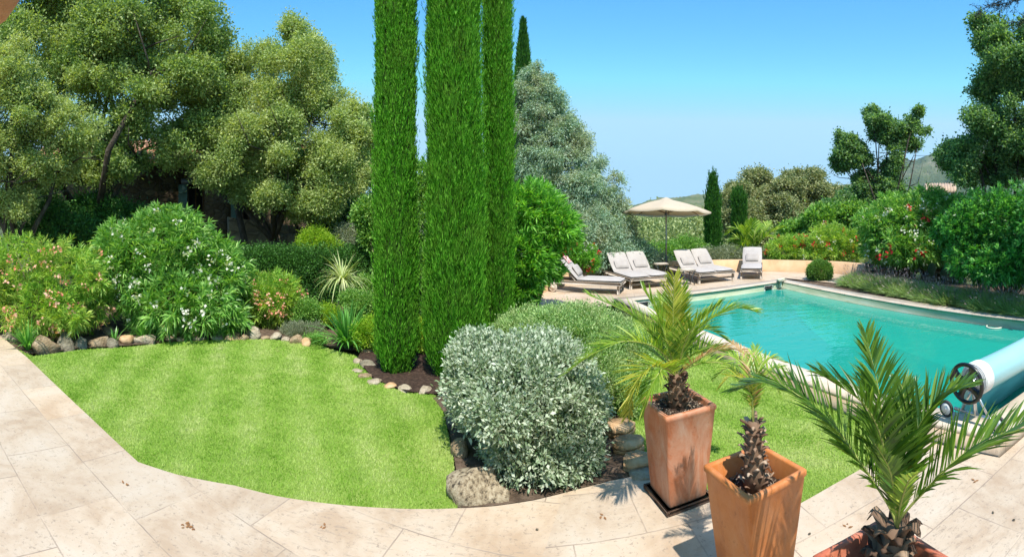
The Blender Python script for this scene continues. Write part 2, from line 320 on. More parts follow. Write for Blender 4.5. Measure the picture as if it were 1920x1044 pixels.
    M['bluecypress'] = leaf_mat('blue_conifer', [(0.06, 0.115, 0.08), (0.12, 0.20, 0.145), (0.20, 0.30, 0.225), (0.32, 0.39, 0.30)], 0.25, 0.7, 0.15, ((0.30, 0.25, 0.14), 0.45), 1.2, gain=1.6)
    M['lavender'] = leaf_mat('lavender_leaf', [(0.12, 0.20, 0.06), (0.22, 0.32, 0.11), (0.32, 0.41, 0.19)], 0.3, 0.6, 0.2, gain=1.3)
    M['lavflower'] = leaf_mat('lavender_spike', [(0.22, 0.16, 0.19), (0.36, 0.27, 0.31), (0.42, 0.36, 0.32)], 0.2, 0.8, 0.1, gain=1)
    M['strap'] = leaf_mat('strap_leaf', [(0.03, 0.11, 0.02), (0.07, 0.20, 0.035), (0.14, 0.32, 0.07)], 0.35, 0.35, 0.5, gain=1.7)
    M['yucca'] = leaf_mat('variegated_sword_leaf', [(0.16, 0.24, 0.07), (0.36, 0.42, 0.18), (0.55, 0.56, 0.32)], 0.3, 0.45, 0.3, gain=1.25)
    M['box'] = leaf_mat('box_leaf', [(0.05, 0.12, 0.02), (0.10, 0.20, 0.035), (0.18, 0.30, 0.07)], 0.3, 0.5, 0.3)
    M['cactus'] = noise_mat('cactus_pad', [(0.02, 0.045, 0.015), (0.045, 0.08, 0.025)], 8, 0.7, 0.4, 0.02)
    M['wood_far'] = leaf_mat('valley_trees', [(0.075, 0.115, 0.045), (0.14, 0.19, 0.075), (0.21, 0.25, 0.11), (0.27, 0.30, 0.16)], 0.25, 0.7, 0.1, ((0.27, 0.27, 0.12), 0.5), 0.12, gain=1.6)
    M['frond'] = leaf_mat('palm_frond', [(0.085, 0.18, 0.02), (0.16, 0.28, 0.03), (0.27, 0.37, 0.05), (0.40, 0.46, 0.09)], 0.4, 0.35, 0.4, gain=1.2)
    M['frond_dark'] = leaf_mat('palm_frond_dark', [(0.028, 0.075, 0.010), (0.055, 0.125, 0.015), (0.10, 0.18, 0.022), (0.18, 0.27, 0.045)], 0.35, 0.3, 0.5, gain=1.25)
    M['frond_yellow'] = leaf_mat('palm_frond_yellow', [(0.25, 0.30, 0.03), (0.42, 0.42, 0.06), (0.56, 0.50, 0.12)], 0.4, 0.4, 0.3, gain=1)
    M['frond_dry'] = leaf_mat('palm_frond_dry', [(0.32, 0.17, 0.07), (0.46, 0.28, 0.13), (0.52, 0.40, 0.22)], 0.3, 0.6, 0.2, gain=1)
    M['rachis'] = plain_mat('frond_rib', (0.30, 0.33, 0.08), 0.5)
    M['fl_white'] = leaf_mat('white_blossom', [(0.62, 0.60, 0.50), (0.78, 0.77, 0.70)], 0.3, 0.6, 0.2, gain=1)
    M['fl_pink'] = leaf_mat('salmon_blossom', [(0.70, 0.22, 0.16), (0.78, 0.40, 0.28), (0.80, 0.52, 0.40)], 0.3, 0.6, 0.2, gain=1)
    M['fl_red'] = leaf_mat('red_blossom', [(0.48, 0.02, 0.025), (0.66, 0.05, 0.05)], 0.3, 0.6, 0.2, gain=1)
    M['needle'] = leaf_mat('dark_needles', [(0.012, 0.022, 0.012), (0.03, 0.045, 0.022)], 0.1, 0.7, 0.2, gain=1)
    M['hill'] = noise_mat('hill_scrub', [(0.05, 0.075, 0.03), (0.10, 0.13, 0.05), (0.19, 0.18, 0.10)], 0.018, 0.95, 1.0, 6, bscale=.06)
    M['rockhill'] = noise_mat('mountain_scrub', [(0.055, 0.085, 0.04), (0.10, 0.13, 0.06), (0.26, 0.23, 0.17)], 0.006, 0.95, 1.0, 30, bscale=.02)
    M['twig'] = plain_mat('twig', (0.17, 0.12, 0.075), 0.9)
    M['leafdry'] = leaf_mat('fallen_leaf', [(0.20, 0.09, 0.04), (0.33, 0.18, 0.08)], 0.1, 0.8, 0.2, gain=1)
setup_mats()

# ------------------------------------------------------------------ object helpers
def put(o, label=None, cat=None, group=None, kind=None):
    if label: o['label'] = label
    if cat: o['category'] = cat
    if group: o['group'] = group
    if kind: o['kind'] = kind
    return o
def thing(name, label, cat, loc=(0, 0, 0), rot=0, group=None):
    o = bpy.data.objects.new(name, None); COL.objects.link(o)
    o.empty_display_size = 0.2
    o.location = loc; o.rotation_euler = (0, 0, rot)
    return put(o, label, cat, group)
def mesh(name, V, Fc, mat, parent=None, smooth=False, loc=None, local=False):
    """V (n,3) in world space unless local; faces: (m,k) array or list of tuples."""
    V = np.asarray(V, dtype=np.float32).reshape(-1, 3)
    off = np.zeros(3, np.float32)
    if not local:
        if parent is not None:
            p = parent; off = np.array(p.location, np.float32)
            while p.parent is not None: p = p.parent; off = off + np.array(p.location, np.float32)
        elif loc is not None: off = np.array(loc, np.float32)
    me = bpy.data.meshes.new(name)
    V = V - off
    me.vertices.add(len(V)); me.vertices.foreach_set('co', V.ravel())
    if isinstance(Fc, np.ndarray):
        k = Fc.shape[1]; n = len(Fc)
        me.loops.add(n * k); me.loops.foreach_set('vertex_index', Fc.astype(np.int32).ravel())
        me.polygons.add(n); me.polygons.foreach_set('loop_start', np.arange(0, n * k, k, dtype=np.int32))
    else:
        idx = [i for f in Fc for i in f]; st = []; s = 0
        for f in Fc: st.append(s); s += len(f)
        me.loops.add(len(idx)); me.loops.foreach_set('vertex_index', idx)
        me.polygons.add(len(Fc)); me.polygons.foreach_set('loop_start', st)
    me.update(calc_edges=True)
    if smooth: me.polygons.foreach_set('use_smooth', [True] * len(me.polygons))
    for mm in (mat if isinstance(mat, list) else [mat]): me.materials.append(mm)
    o = bpy.data.objects.new(name, me); COL.objects.link(o)
    if parent is not None: o.parent = parent
    elif loc is not None: o.location = loc
    return o
class MB:
    def __init__(s): s.v = []; s.f = []
    def add(s, V, Fc):
        b = len(s.v); s.v += [tuple(v) for v in V]; s.f += [tuple(b + i for i in f) for f in Fc]; return s
    def box(s, c, d, rot=None, bev=0.0):
        x, y, z = d[0] / 2, d[1] / 2, d[2] / 2
        b = min(bev, x * .9, y * .9, z * .9)
        if b <= 0:
            vs = [Vector((sx * x, sy * y, sz * z)) for sz in (-1, 1) for sy in (-1, 1) for sx in (-1, 1)]
            fs = [(0, 2, 3, 1), (4, 5, 7, 6), (0, 1, 5, 4), (2, 6, 7, 3), (0, 4, 6, 2), (1, 3, 7, 5)]
        else:                       # chamfered edges all round
            vs = []; ix = {}
            for sx in (-1, 1):
                for sy in (-1, 1):
                    for sz in (-1, 1):
                        for a, p in enumerate(((sx * x, sy * (y - b), sz * (z - b)), (sx * (x - b), sy * y, sz * (z - b)), (sx * (x - b), sy * (y - b), sz * z))):
                            ix[(sx, sy, sz, a)] = len(vs); vs.append(Vector(p))
            fs = []
            for sgn in (-1, 1):
                for a in range(3):
                    q = [(-1, -1), (1, -1), (1, 1), (-1, 1)]
                    f = []
                    for u, w in q:
                        t = [0, 0, 0]; t[a] = sgn; t[(a + 1) % 3] = u; t[(a + 2) % 3] = w
                        f.append(ix[(*t, a)])
                    fs.append(tuple(f if sgn > 0 else f[::-1]))
            for a in range(3):      # edge chamfers along axis a
                b1, c1 = (a + 1) % 3, (a + 2) % 3
                for u in (-1, 1):
                    for w in (-1, 1):
                        f = []
                        for e, face in ((-1, b1), (1, b1), (1, c1), (-1, c1)):
                            t = [0, 0, 0]; t[a] = e; t[b1] = u; t[c1] = w; f.append(ix[(*t, face)])
                        fs.append(tuple(f if u * w > 0 else f[::-1]))
            for sx in (-1, 1):
                for sy in (-1, 1):
                    for sz in (-1, 1):
                        f = [ix[(sx, sy, sz, a)] for a in range(3)]
                        fs.append(tuple(f if sx * sy * sz > 0 else f[::-1]))
        if rot is not None: vs = [rot @ v for v in vs]
        c = Vector(c)
        return s.add([v + c for v in vs], fs)
    def tube(s, path, rad_, n=8, cap=True):
        path = [Vector(p) for p in path]
        if not hasattr(rad_, '__len__'): rad_ = [rad_] * len(path)
        b = len(s.v); prev = None
        for i, p in enumerate(path):
            d = (path[min(i + 1, len(path) - 1)] - path[max(i - 1, 0)]).normalized()
            if prev is None: u = d.orthogonal().normalized()
            else:
                u = prev - d * prev.dot(d)
                u = u.normalized() if u.length > 1e-6 else d.orthogonal().normalized()
            prev = u; w = d.cross(u)
            for k in range(n):
                a = 2 * math.pi * k / n
                s.v.append(tuple(p + (u * math.cos(a) + w * math.sin(a)) * rad_[i]))
        for i in range(len(path) - 1):
            for k in range(n):
                k2 = (k + 1) % n
                s.f.append((b + i * n + k, b + i * n + k2, b + (i + 1) * n + k2, b + (i + 1) * n + k))
        if cap:
            s.f.append(tuple(b + k for k in reversed(range(n))))
            e = b + (len(path) - 1) * n; s.f.append(tuple(e + k for k in range(n)))
        return s
    def ring(s, c, axis, R_, r_, n=28, m=8):
        c = Vector(c); axis = Vector(axis).normalized(); u = axis.orthogonal().normalized(); w = axis.cross(u)
        b = len(s.v)
        for i in range(n):
            a = 2 * math.pi * i / n; d = u * math.cos(a) + w * math.sin(a)
            for k in range(m):
                q = 2 * math.pi * k / m
                s.v.append(tuple(c + d * (R_ + r_ * math.cos(q)) + axis * r_ * math.sin(q)))
        for i in range(n):
            for k in range(m):
                i2, k2 = (i + 1) % n, (k + 1) % m
                s.f.append((b + i * m + k, b + i2 * m + k, b + i2 * m + k2, b + i * m + k2))
        return s
    def prism(s, poly, z0, z1):
        n = len(poly); a = [(p[0], p[1], z0) for p in poly] + [(p[0], p[1], z1) for p in poly]
        fs = [tuple(range(n, 2 * n)), tuple(reversed(range(n)))] + [(i, (i + 1) % n, n + (i + 1) % n, n + i) for i in range(n)]
        return s.add(a, fs)
    def build(s, name, mat, parent=None, smooth=False, local=False, loc=None):
        return mesh(name, s.v, s.f, mat, parent, smooth, loc, local)

def unit(a): return a / np.maximum(np.linalg.norm(a, axis=-1, keepdims=True), 1e-9)
def rdirs(n): return unit(R.normal(size=(n, 3)))
def leaf_arrays(P, D, L, W, droop=0.0, side=None):
    n = len(P); D = unit(D)
    S = unit(np.cross(D, rdirs(n) if side is None else side))
    L = np.broadcast_to(np.asarray(L, float), (n,))[:, None]; W = np.broadcast_to(np.asarray(W, float), (n,))[:, None]
    tip = P + D * L; tip[:, 2] -= droop * L[:, 0]
    mid = P + D * L * 0.45
    V = np.stack([P, mid + S * W / 2, tip, mid - S * W / 2], 1).reshape(-1, 3)
    return V, np.arange(4 * n).reshape(n, 4)
def join(parts):
    Vs, Fs, b = [], [], 0
    for V, Fc in parts:
        Vs.append(V); Fs.append(Fc + b); b += len(V)
    return np.concatenate(Vs), np.concatenate(Fs)

GK = R.normal(size=(14, 3)); GPH = R.uniform(0, 6.28, 14)
def gapfield(p, wl):
    k = GK / np.linalg.norm(GK, axis=1)[:, None] * (2 * math.pi / wl) * np.linspace(.7, 2.2, 14)[:, None]
    return np.sin(p @ k.T + GPH).sum(1) / math.sqrt(7)
def blob_points(blobs, n, shell=(0.72, 1.05), zmin=-1e9, keep_inside=0.72, face=None, gap=None):
    """Points near the surfaces of the union of ellipsoids, with their outward directions."""
    B = np.array(blobs, float)
    wts = B[:, 3] * B[:, 4] + B[:, 3] * B[:, 5]; wts /= wts.sum()
    out_p, out_d = [], []; have = 0
    for _ in range(14):
        m = int(n * 1.4)
        i = R.choice(len(B), m, p=wts); u = rdirs(m)
        k = R.uniform(shell[0], shell[1], m)[:, None]
        p = B[i, :3] + u * B[i, 3:6] * k
        ok = p[:, 2] > zmin
        for b in B:
            q = np.linalg.norm((p - b[:3]) / b[3:6], axis=1)
            ok &= ~(q < keep_inside * shell[0])
        if face is not None:         # thin the side turned away from the garden
            away = (u * -unit(p - np.array([0, 0, EYE]))).sum(1)
            ok &= R.random(m) < np.where(away > -0.35, 1.0, face)
        if gap: ok &= gapfield(p, gap[0]) > gap[1] + R.normal(size=m) * .15
        d = unit(u / B[i, 3:6])
        out_p.append(p[ok]); out_d.append(d[ok]); have += ok.sum()
        if have >= n: break
    return np.concatenate(out_p)[:n], np.concatenate(out_d)[:n]

def foliage(blobs, n_clump, per, clump_r, L, W, zmin=-1e9, up=0.25, shell=(0.72, 1.05), face=None, droop=0.1, outward=0.7, rnd=0.75, flat=1.0, gap=None):
    c, d = blob_points(blobs, n_clump, shell, zmin, face=face, gap=gap)
    n = len(c)
    sz = R.uniform(0.55, 1.35, n)
    off = R.normal(size=(n, per, 3)) * (clump_r * sz)[:, None, None] * 0.55
    off[:, :, 2] *= flat
    P = (c[:, None] + off).reshape(-1, 3)
    D = np.repeat(d, per, 0) * outward + rdirs(n * per) * rnd + np.array([0, 0, up]) + off.reshape(-1, 3) / clump_r * 0.35
    s = R.uniform(0.65, 1.25, n * per)
    ok = P[:, 2] > zmin
    return leaf_arrays(P[ok], D[ok], (L * s)[ok], (W * s)[ok], droop)
def whorls(blobs, n_shoot, per, L, W, zmin=-1e9, shell=(0.62, 1.04), up=0.5, stem=0.16, droop=0.15, face=None):
    """Shoots with long leaves in whorls, as oleander carries them."""
    c, d = blob_points(blobs, n_shoot, shell, zmin, face=face)
    n = len(c)
    ax = unit(d * 0.8 + np.array([0, 0, up]) + rdirs(n) * 0.45)
    P = np.repeat(c, per, 0); A = np.repeat(ax, per, 0)
    t = R.random(n * per)[:, None]
    P = P + A * (t - 0.7) * stem
    side = unit(np.cross(A, rdirs(n * per)))
    ang = (0.35 + 0.95 * (1 - t)) * R.uniform(0.75, 1.2, (n * per, 1))
    D = A * np.cos(ang) + side * np.sin(ang)
    s = R.uniform(0.65, 1.15, n * per)
    ok = P[:, 2] > zmin
    return leaf_arrays(P[ok], D[ok], (L * s)[ok], (W * s)[ok], droop, side=np.cross(D, A)[ok] + 0.3 * rdirs(ok.sum()))
def blossoms(blobs, n, size, petals=9, shell=(0.98, 1.08), zmin=-1e9, spread=0.05, camside=True):
    c, d = blob_points(blobs, n * 3 if camside else n, shell, zmin, keep_inside=1.0)
    if camside:
        away = (d * -unit(c - np.array([0, 0, EYE]))).sum(1)
        k = np.argsort(-(away + R.uniform(0, 0.9, len(c))))[:n]; c, d = c[k], d[k]
    n = len(c)
    P = np.repeat(c, petals, 0) + R.normal(size=(n * petals, 3)) * spread
    D = np.repeat(d, petals, 0) * 0.5 + rdirs(n * petals)
    return leaf_arrays(P, D, size * R.uniform(.7, 1.2, n * petals), size * 0.8)
def lobes(blobs, k, f):
    """Each crown ellipsoid broken into k smaller ones crowded round its surface."""
    out = []
    for b in blobs:
        b = np.array(b, float); n = max(3, int(k))
        for i in range(n):
            u = rdirs(1)[0]; q = f * R.uniform(.6, 1.25)
            c = b[:3] + u * b[3:6] * R.uniform(.5, .95)
            out.append((*c, *(b[3:6].mean() * .35 + b[3:6] * .65) * q * np.array([1, 1, .8])))
    return out
def limbs(base, ends, r0, mat, parent, name='trunk', fork=0.45, bend=0.25, n=8, sub=2):
    """A trunk that forks towards every end point, all one tapered skin of wood."""
    mb = MB(); base = Vector(base)
    cen = sum((Vector(e) for e in ends), Vector()) / len(ends)
    top = base + (cen - base) * fork
    m1 = base.lerp(top, 0.5) + Vector(R.normal(size=3) * 0.04 * (top - base).length)
    mb.tube([base - Vector((0, 0, .15)), base + Vector((0, 0, .1)), m1, top], [r0 * 1.45, r0 * 1.1, r0 * 0.9, r0 * 0.75], n)
    for e in ends:
        e = Vector(e); L = (e - top).length
        j = Vector(R.normal(size=3)) * bend * L * 0.35
        a = top.lerp(e, 0.35) + j; b = top.lerp(e, 0.7) + j * 0.6 + Vector((0, 0, 0.08 * L))
        mb.tube([top - (e - top).normalized() * r0 * .4, a, b, e], [r0 * 0.62, r0 * 0.4, r0 * 0.24, r0 * 0.08], max(5, n - 2))
        for _ in range(sub):
            q = a.lerp(b, R.random()); d = Vector(rdirs(1)[0]) * L * 0.45; d.z = abs(d.z) * .6
            mb.tube([q, q + d * .5 + Vector(R.normal(size=3)) * .06 * L, q + d], [r0 * 0.22, r0 * 0.13, r0 * 0.04], 5)
    return mb.build(name, mat, parent, smooth=True)

# ------------------------------------------------------------------ camera, light, sky
cam_d = bpy.data.cameras.new('camera'); cam = bpy.data.objects.new('camera', cam_d); COL.objects.link(cam)
cam.location = (0, 0, EYE); cam.rotation_euler = (rad(90), 0, 0)
cam_d.type = 'PANO'; cam_d.panorama_type = 'CENTRAL_CYLINDRICAL'
cam_d.central_cylindrical_range_u_min = -CX / F; cam_d.central_cylindrical_range_u_max = (1920 - CX) / F
cam_d.central_cylindrical_range_v_min = -(1044 - HY) / F; cam_d.central_cylindrical_range_v_max = HY / F
cam_d.central_cylindrical_radius = 1.0
cam_d.clip_start = 0.05; cam_d.clip_end = 20000
SC.camera = cam
SUN_AZ, SUN_EL = rad(170), rad(62)          # clockwise from the view's centre
sd = Vector((math.sin(SUN_AZ) * math.cos(SUN_EL), math.cos(SUN_AZ) * math.cos(SUN_EL), math.sin(SUN_EL)))
sun_d = bpy.data.lights.new('sun', 'SUN'); sun_d.energy = 3.0; sun_d.angle = rad(0.7); sun_d.color = (1.0, 0.95, 0.87)
sun = bpy.data.objects.new('sun', sun_d); COL.objects.link(sun); sun.rotation_euler = sd.to_track_quat('Z', 'Y').to_euler()
w = bpy.data.worlds.new('World'); SC.world = w; w.use_nodes = True
nt = w.node_tree; bg = nt.nodes['Background']
sky = nt.nodes.new('ShaderNodeTexSky'); sky.sky_type = 'NISHITA'; sky.sun_disc = False
sky.sun_elevation = SUN_EL; sky.sun_rotation = SUN_AZ; sky.air_density = 1.0; sky.dust_density = 0.5; sky.ozone_density = 3.0; sky.altitude = 100
hs = nt.nodes.new('ShaderNodeHueSaturation'); hs.inputs['Hue'].default_value = 0.499; hs.inputs['Saturation'].default_value = 1.32; hs.inputs['Value'].default_value = 0.96
nt.links.new(sky.outputs[0], hs.inputs['Color']); nt.links.new(mixc(nt, hs.outputs[0], (1.4, 2.32, 3.1), 1.0, 'DARKEN'), bg.inputs['Color']); bg.inputs['Strength'].default_value = 0.15
SC.view_settings.view_transform = 'Standard'; SC.view_settings.look = 'None'; SC.view_settings.gamma = 1.0
SC.view_settings.exposure = 1.25
SC.cycles.max_bounces = 8; SC.cycles.transparent_max_bounces = 12; SC.cycles.diffuse_bounces = 4
SC.cycles.use_denoising = True
SC.cycles.caustics_reflective = False; SC.cycles.caustics_refractive = False

# ------------------------------------------------------------------ pool corners (inner water edge)
PA, PB, PC, PD_ = Vector((4.33, 2.85, 0)), Vector((2.89, 11.35, 0)), Vector((7.78, 12.35, 0)), Vector((8.62, 2.9, 0))
POOL = [PA, PB, PC, PD_]
def offset_poly(poly, d):
    """Polygon moved outward by d (poly clockwise seen from above)."""
    n = len(poly); out = []
    for i in range(n):
        a, b, c = poly[i - 1], poly[i], poly[(i + 1) % n]
        d1 = (b - a).normalized(); d2 = (c - b).normalized()
        n1 = Vector((-d1.y, d1.x, 0)); n2 = Vector((-d2.y, d2.x, 0))
        k = (n1 + n2) / (1 + n1.dot(n2)); out.append(b + k * d)
    return out
def inside(poly, x, y):
    c = False; n = len(poly)
    for i in range(n):
        x1, y1 = poly[i][0], poly[i][1]; x2, y2 = poly[(i + 1) % n][0], poly[(i + 1) % n][1]
        if (y1 > y) != (y2 > y) and x < (x2 - x1) * (y - y1) / (y2 - y1) + x1: c = not c
    return c
def inside_np(poly, x, y):
    c = np.zeros(len(x), bool); n = len(poly)
    for i in range(n):
        x1, y1 = poly[i][0], poly[i][1]; x2, y2 = poly[(i + 1) % n][0], poly[(i + 1) % n][1]
        if y1 == y2: continue
        c ^= ((y1 > y) != (y2 > y)) & (x < (x2 - x1) * (y - y1) / (y2 - y1) + x1)
    return c
def fill(poly, z, holes=()):
    """Triangulated flat polygon with holes."""
    vs = []; es = []
    for ring in [poly, *holes]:
        b = len(vs); vs += [Vector((p[0], p[1])) for p in ring]; es += [(b + i, b + (i + 1) % len(ring)) for i in range(len(ring))]
    r = geometry.delaunay_2d_cdt(vs, es, [], 0, 1e-5)
    V = [(v.x, v.y, z) for v in r[0]]; Fs = []
    for f in r[2]:
        cx = sum(r[0][i].x for i in f) / len(f); cy = sum(r[0][i].y for i in f) / len(f)
        if inside(poly, cx, cy) and not any(inside(h, cx, cy) for h in holes):
            Fs.append(tuple(f))
    return V, Fs

# ------------------------------------------------------------------ terrain
TZ, LZ, GZ = -0.20, -0.235, -0.34       # terrace, lawn, bare ground levels
def ground_h(x, y):
    r = math.hypot(x, y); th = math.atan2(x, y)
    h = GZ
    if th > -0.15:
        k = max(0.0, min(1.0, (r - 19) / 40)); s = min(1, (th + .15) / .25)
        h -= s * k * k * (3 - 2 * k) * 9
    if r > 70: h -= min(1, (r - 70) / 200) * 6
    return h
def terrain():
    outer = offset_poly(POOL, 0.15)
    vs = [Vector((p.x, p.y)) for p in outer]; es = [(0, 1), (1, 2), (2, 3), (3, 0)]
    radii = [0.01, 2, 4, 6, 8, 10, 12, 14, 16, 18, 20, 23, 26, 30, 35, 41, 48, 56, 66, 80, 100, 130, 180, 260, 400, 700, 1200, 2200, 4000]
    for i, r in enumerate(radii):
        for k in range(64):
            a = 2 * math.pi * (k + .5 * (i % 2)) / 64
            x, y = r * math.sin(a), r * math.cos(a)
            if not inside(outer, x, y): vs.append(Vector((x, y)))
    r = geometry.delaunay_2d_cdt(vs, es, [], 0, 1e-5)
    V = [(v.x, v.y, ground_h(v.x, v.y)) for v in r[0]]
    Fs = [tuple(f) for f in r[2] if not inside(outer, sum(r[0][i].x for i in f) / 3, sum(r[0][i].y for i in f) / 3)]
    put(mesh('ground', V, Fs, M['ground']), 'dark earth and leaf litter under the planting beds', kind='structure')
terrain()

edge_px = [(0, 628), (51, 670), (170, 783), (259, 866), (330, 889), (440, 910), (520, 930), (600, 942), (700, 951), (780, 954), (850, 953), (925, 949), (1000, 938), (1080, 918), (1145, 901), (1205, 889), (1280, 900), (1360, 930), (1430, 952), (1500, 944), (1560, 910), (1616, 878), (1660, 848), (1700, 815)]
EDGE = [pt(x, y, TZ) for x, y in edge_px]
e0 = EDGE[0] + (EDGE[0] - EDGE[3]).normalized() * 6
CO = offset_poly(POOL, 0.34)             # outer line of the coping
cA = CO[0]
T_END = Vector((cA.x - 0.02, EDGE[-1].y, TZ))
terr = [Vector((e0.x, -6, 0)), e0] + EDGE + [Vector((CO[0].x - .25, EDGE[-1].y + .1, 0)), Vector((CO[0].x, CO[0].y, 0)), Vector((14, CO[0].y, 0)), Vector((14, -6, 0))]
split_a, split_b = Vector((0.412, 4.03)), Vector((0.226, 3.44))
k_ = (split_a.x - split_b.x) / (split_a.y - split_b.y)
# terrace in two zones of differently laid slabs, each a thick slab sheet
def clip(poly, side):
    out = []
    f = lambda p: side * (p.x - (split_b.x + k_ * (p.y - split_b.y)))
    for i in range(len(poly)):
        a, b = poly[i], poly[(i + 1) % len(poly)]
        fa, fb = f(a), f(b)
        if fa >= 0: out.append(Vector((a.x, a.y, 0)))
        if (fa >= 0) != (fb >= 0):
            t = fa / (fa - fb); out.append(Vector((a.x + (b.x - a.x) * t, a.y + (b.y - a.y) * t, 0)))
    return out
Vt, Ft, mats_idx = [], [], []
for si, side in ((0, -1), (1, 1)):
    pl = clip(terr, side)
    V, Fs = fill(pl, TZ); b = len(Vt); Vt += V; Ft += [tuple(b + i for i in f) for f in Fs]; mats_idx += [si] * len(Fs)
b = len(Vt); n = len(terr)
Vt += [(p.x, p.y, TZ) for p in terr] + [(p.x, p.y, TZ - .12) for p in terr]
Ft += [(b + i, b + (i + 1) % n, b + n + (i + 1) % n, b + n + i) for i in range(n)]; mats_idx += [0] * n
to = mesh('terrace', Vt, Ft, [M['terrace_left'], M['terrace_right']])
to.data.polygons.foreach_set('material_index', mats_idx)
put(to, 'pale travertine terrace paving curving round the lawn', kind='structure')

# deck round the pool
deck_px = [(940, 600), (975, 572), (1010, 553), (1045, 538), (1090, 524), (1140, 516), (1200, 513), (1300, 510), (1400, 508), (1500, 510), (1560, 512), (1620, 518)]
deck_back = [pt(x, y, 0) for x, y in deck_px]
deck = [pt(1000, 585, 0)] + deck_back + [pt(1575, 531, 0), CO[2] + Vector((.1, .1, 0)), CO[2], CO[1], pt(1150, 572, 0)]
V, Fs = fill(deck, -0.006)
dk = mesh('deck', V, Fs, M['deck']); put(dk, 'beige stone sun deck behind the pool', kind='structure')

# coping: mitred ring with a proud lip
def ring_slab(outer, inner, z0, z1):
    mb = MB(); n = len(outer)
    V = [(p.x, p.y, z) for z in (z0, z1) for ring in (outer, inner) for p in ring]
    Fs = []
    for i in range(n):
        j = (i + 1) % n
        o0, o1, i0, i1 = i, j, n + i, n + j
        Fs += [(2 * n + o0, 2 * n + o1, 2 * n + i1, 2 * n + i0), (o1, o0, i0, i1), (o0, o1, 2 * n + o1, 2 * n + o0), (i1, i0, 2 * n + i0, 2 * n + i1)]
    return mb.add(V, Fs)
cop = ring_slab(CO, POOL, -0.055, 0.0)
cpo = cop.build('pool_coping', M['coping']); put(cpo, 'white stone coping round the pool', kind='structure')
curb = ring_slab(offset_poly(POOL, 0.31), offset_poly(POOL, 0.03), -0.36, -0.0552)
put(curb.build('pool_kerb', M['deck']), 'stone kerb under the pool coping', kind='structure')
# basin
bs = offset_poly(POOL, 0.028); lg = offset_poly(POOL, -0.30)
mb = MB(); n = 4
Z = [-0.056, -0.44, -0.44, -1.5]
rings = [bs, bs, lg, lg]
V = [(p.x, p.y, z) for z, ring in zip(Z, rings) for p in ring]
Fs = [(k * 4 + i, k * 4 + (i + 1) % 4, (k + 1) * 4 + (i + 1) % 4, (k + 1) * 4 + i) for k in range(3) for i in range(4)] + [(12, 13, 14, 15)]
po = mesh('pool_basin', V, Fs, [M['liner'], M['pool_floor']]); po.data.polygons.foreach_set('material_index', [0] * 8 + [1] * 5)
put(po, 'pale pool walls with a shallow underwater ledge', kind='structure')
V = [(p.x, p.y, -0.22) for p in offset_poly(POOL, 0.027)]
put(mesh('water', V, [(0, 1, 2, 3)], M['water']), 'turquoise pool water', kind='structure')
if Vector((0, 0, 1)).dot(bpy.data.objects['water'].data.polygons[0].normal) < 0: bpy.data.objects['water'].data.flip_normals()

# lawns
LA = [pt(x, y, LZ) for x, y in [(62, 668), (150, 656), (250, 650), (330, 641), (420, 637), (500, 636), (580, 643), (620, 655), (668, 668), (680, 690), (700, 712), (760, 737), (815, 741), (832, 775), (850, 860), (858, 953)]]
LA = [pt(0, 640, LZ) + Vector((-.3, 0, 0))] + LA + [EDGE[10] + Vector((0, -.05, 0))] + [p + Vector((0, -.04, 0)) for p in reversed(EDGE[1:10])]
put(mesh('lawn', *fill(LA, LZ), M['lawn']), 'round mown lawn inside the terrace curve', kind='structure')
def mid(a, b, t): return a + (b - a) * t
cop_near = [mid(CO[0], CO[1], t) for t in (0.08, .3, .5, .7, .9)]
LB = [p + Vector((0, -.05, 0)) for p in EDGE[15:]] + [Vector((p.x + .03, p.y, 0)) for p in cop_near] + [pt(1150, 640, LZ), pt(1120, 700, LZ), pt(1160, 770, LZ)]
put(mesh('lawn', *fill(LB, LZ), M['lawn']), 'second lawn between the terrace and the pool', kind='structure')

def grass(poly, dens, h, name, label):
    xs = [p[0] for p in poly]; ys = [p[1] for p in poly]
    A = (max(xs) - min(xs)) * (max(ys) - min(ys)); n = int(A * dens)
    x = R.uniform(min(xs), max(xs), n); y = R.uniform(min(ys), max(ys), n)
    rr = np.hypot(x, y); keep = R.random(n) < np.clip(5.2 / rr, 0.25, 1) ** 1.5
    ok = inside_np(poly, x, y) & keep & ~((rr < 3.9))
    tp = [(p.x, p.y) for p in terr]
    # trim blades hanging over the terrace by more than a few centimetres
    dd = np.hypot(x, y); ok &= ~inside_np(tp, x * (1 + .022 * R.random(n) / 1), y * (1 + .022 * R.random(n)))
    x, y, rr = x[ok], y[ok], rr[ok]; n = len(x)
    P = np.stack([x, y, np.full(n, LZ - 0.002)], 1)
    D = rdirs(n) * 0.75; D[:, 2] = 1
    s = R.uniform(0.6, 1.3, n) * h * .85 * (1 + 0.02 * rr)
    V0 = P; S = unit(np.cross(D, rdirs(n))) * (0.0032 * np.clip(rr / 4, 1, 2.6))[:, None]
    tip = P + unit(D) * s[:, None]
    V = np.stack([V0 - S, V0 + S, tip], 1).reshape(-1, 3)
    o = mesh(name, V, np.arange(3 * n).reshape(n, 3), M['grass']); put(o, label, 'grass', kind='stuff')
grass(LA, 9000, 0.030, 'grass', 'short mown grass of the round lawn')
grass(LB, 9000, 0.030, 'grass', 'short mown grass beside the pool')

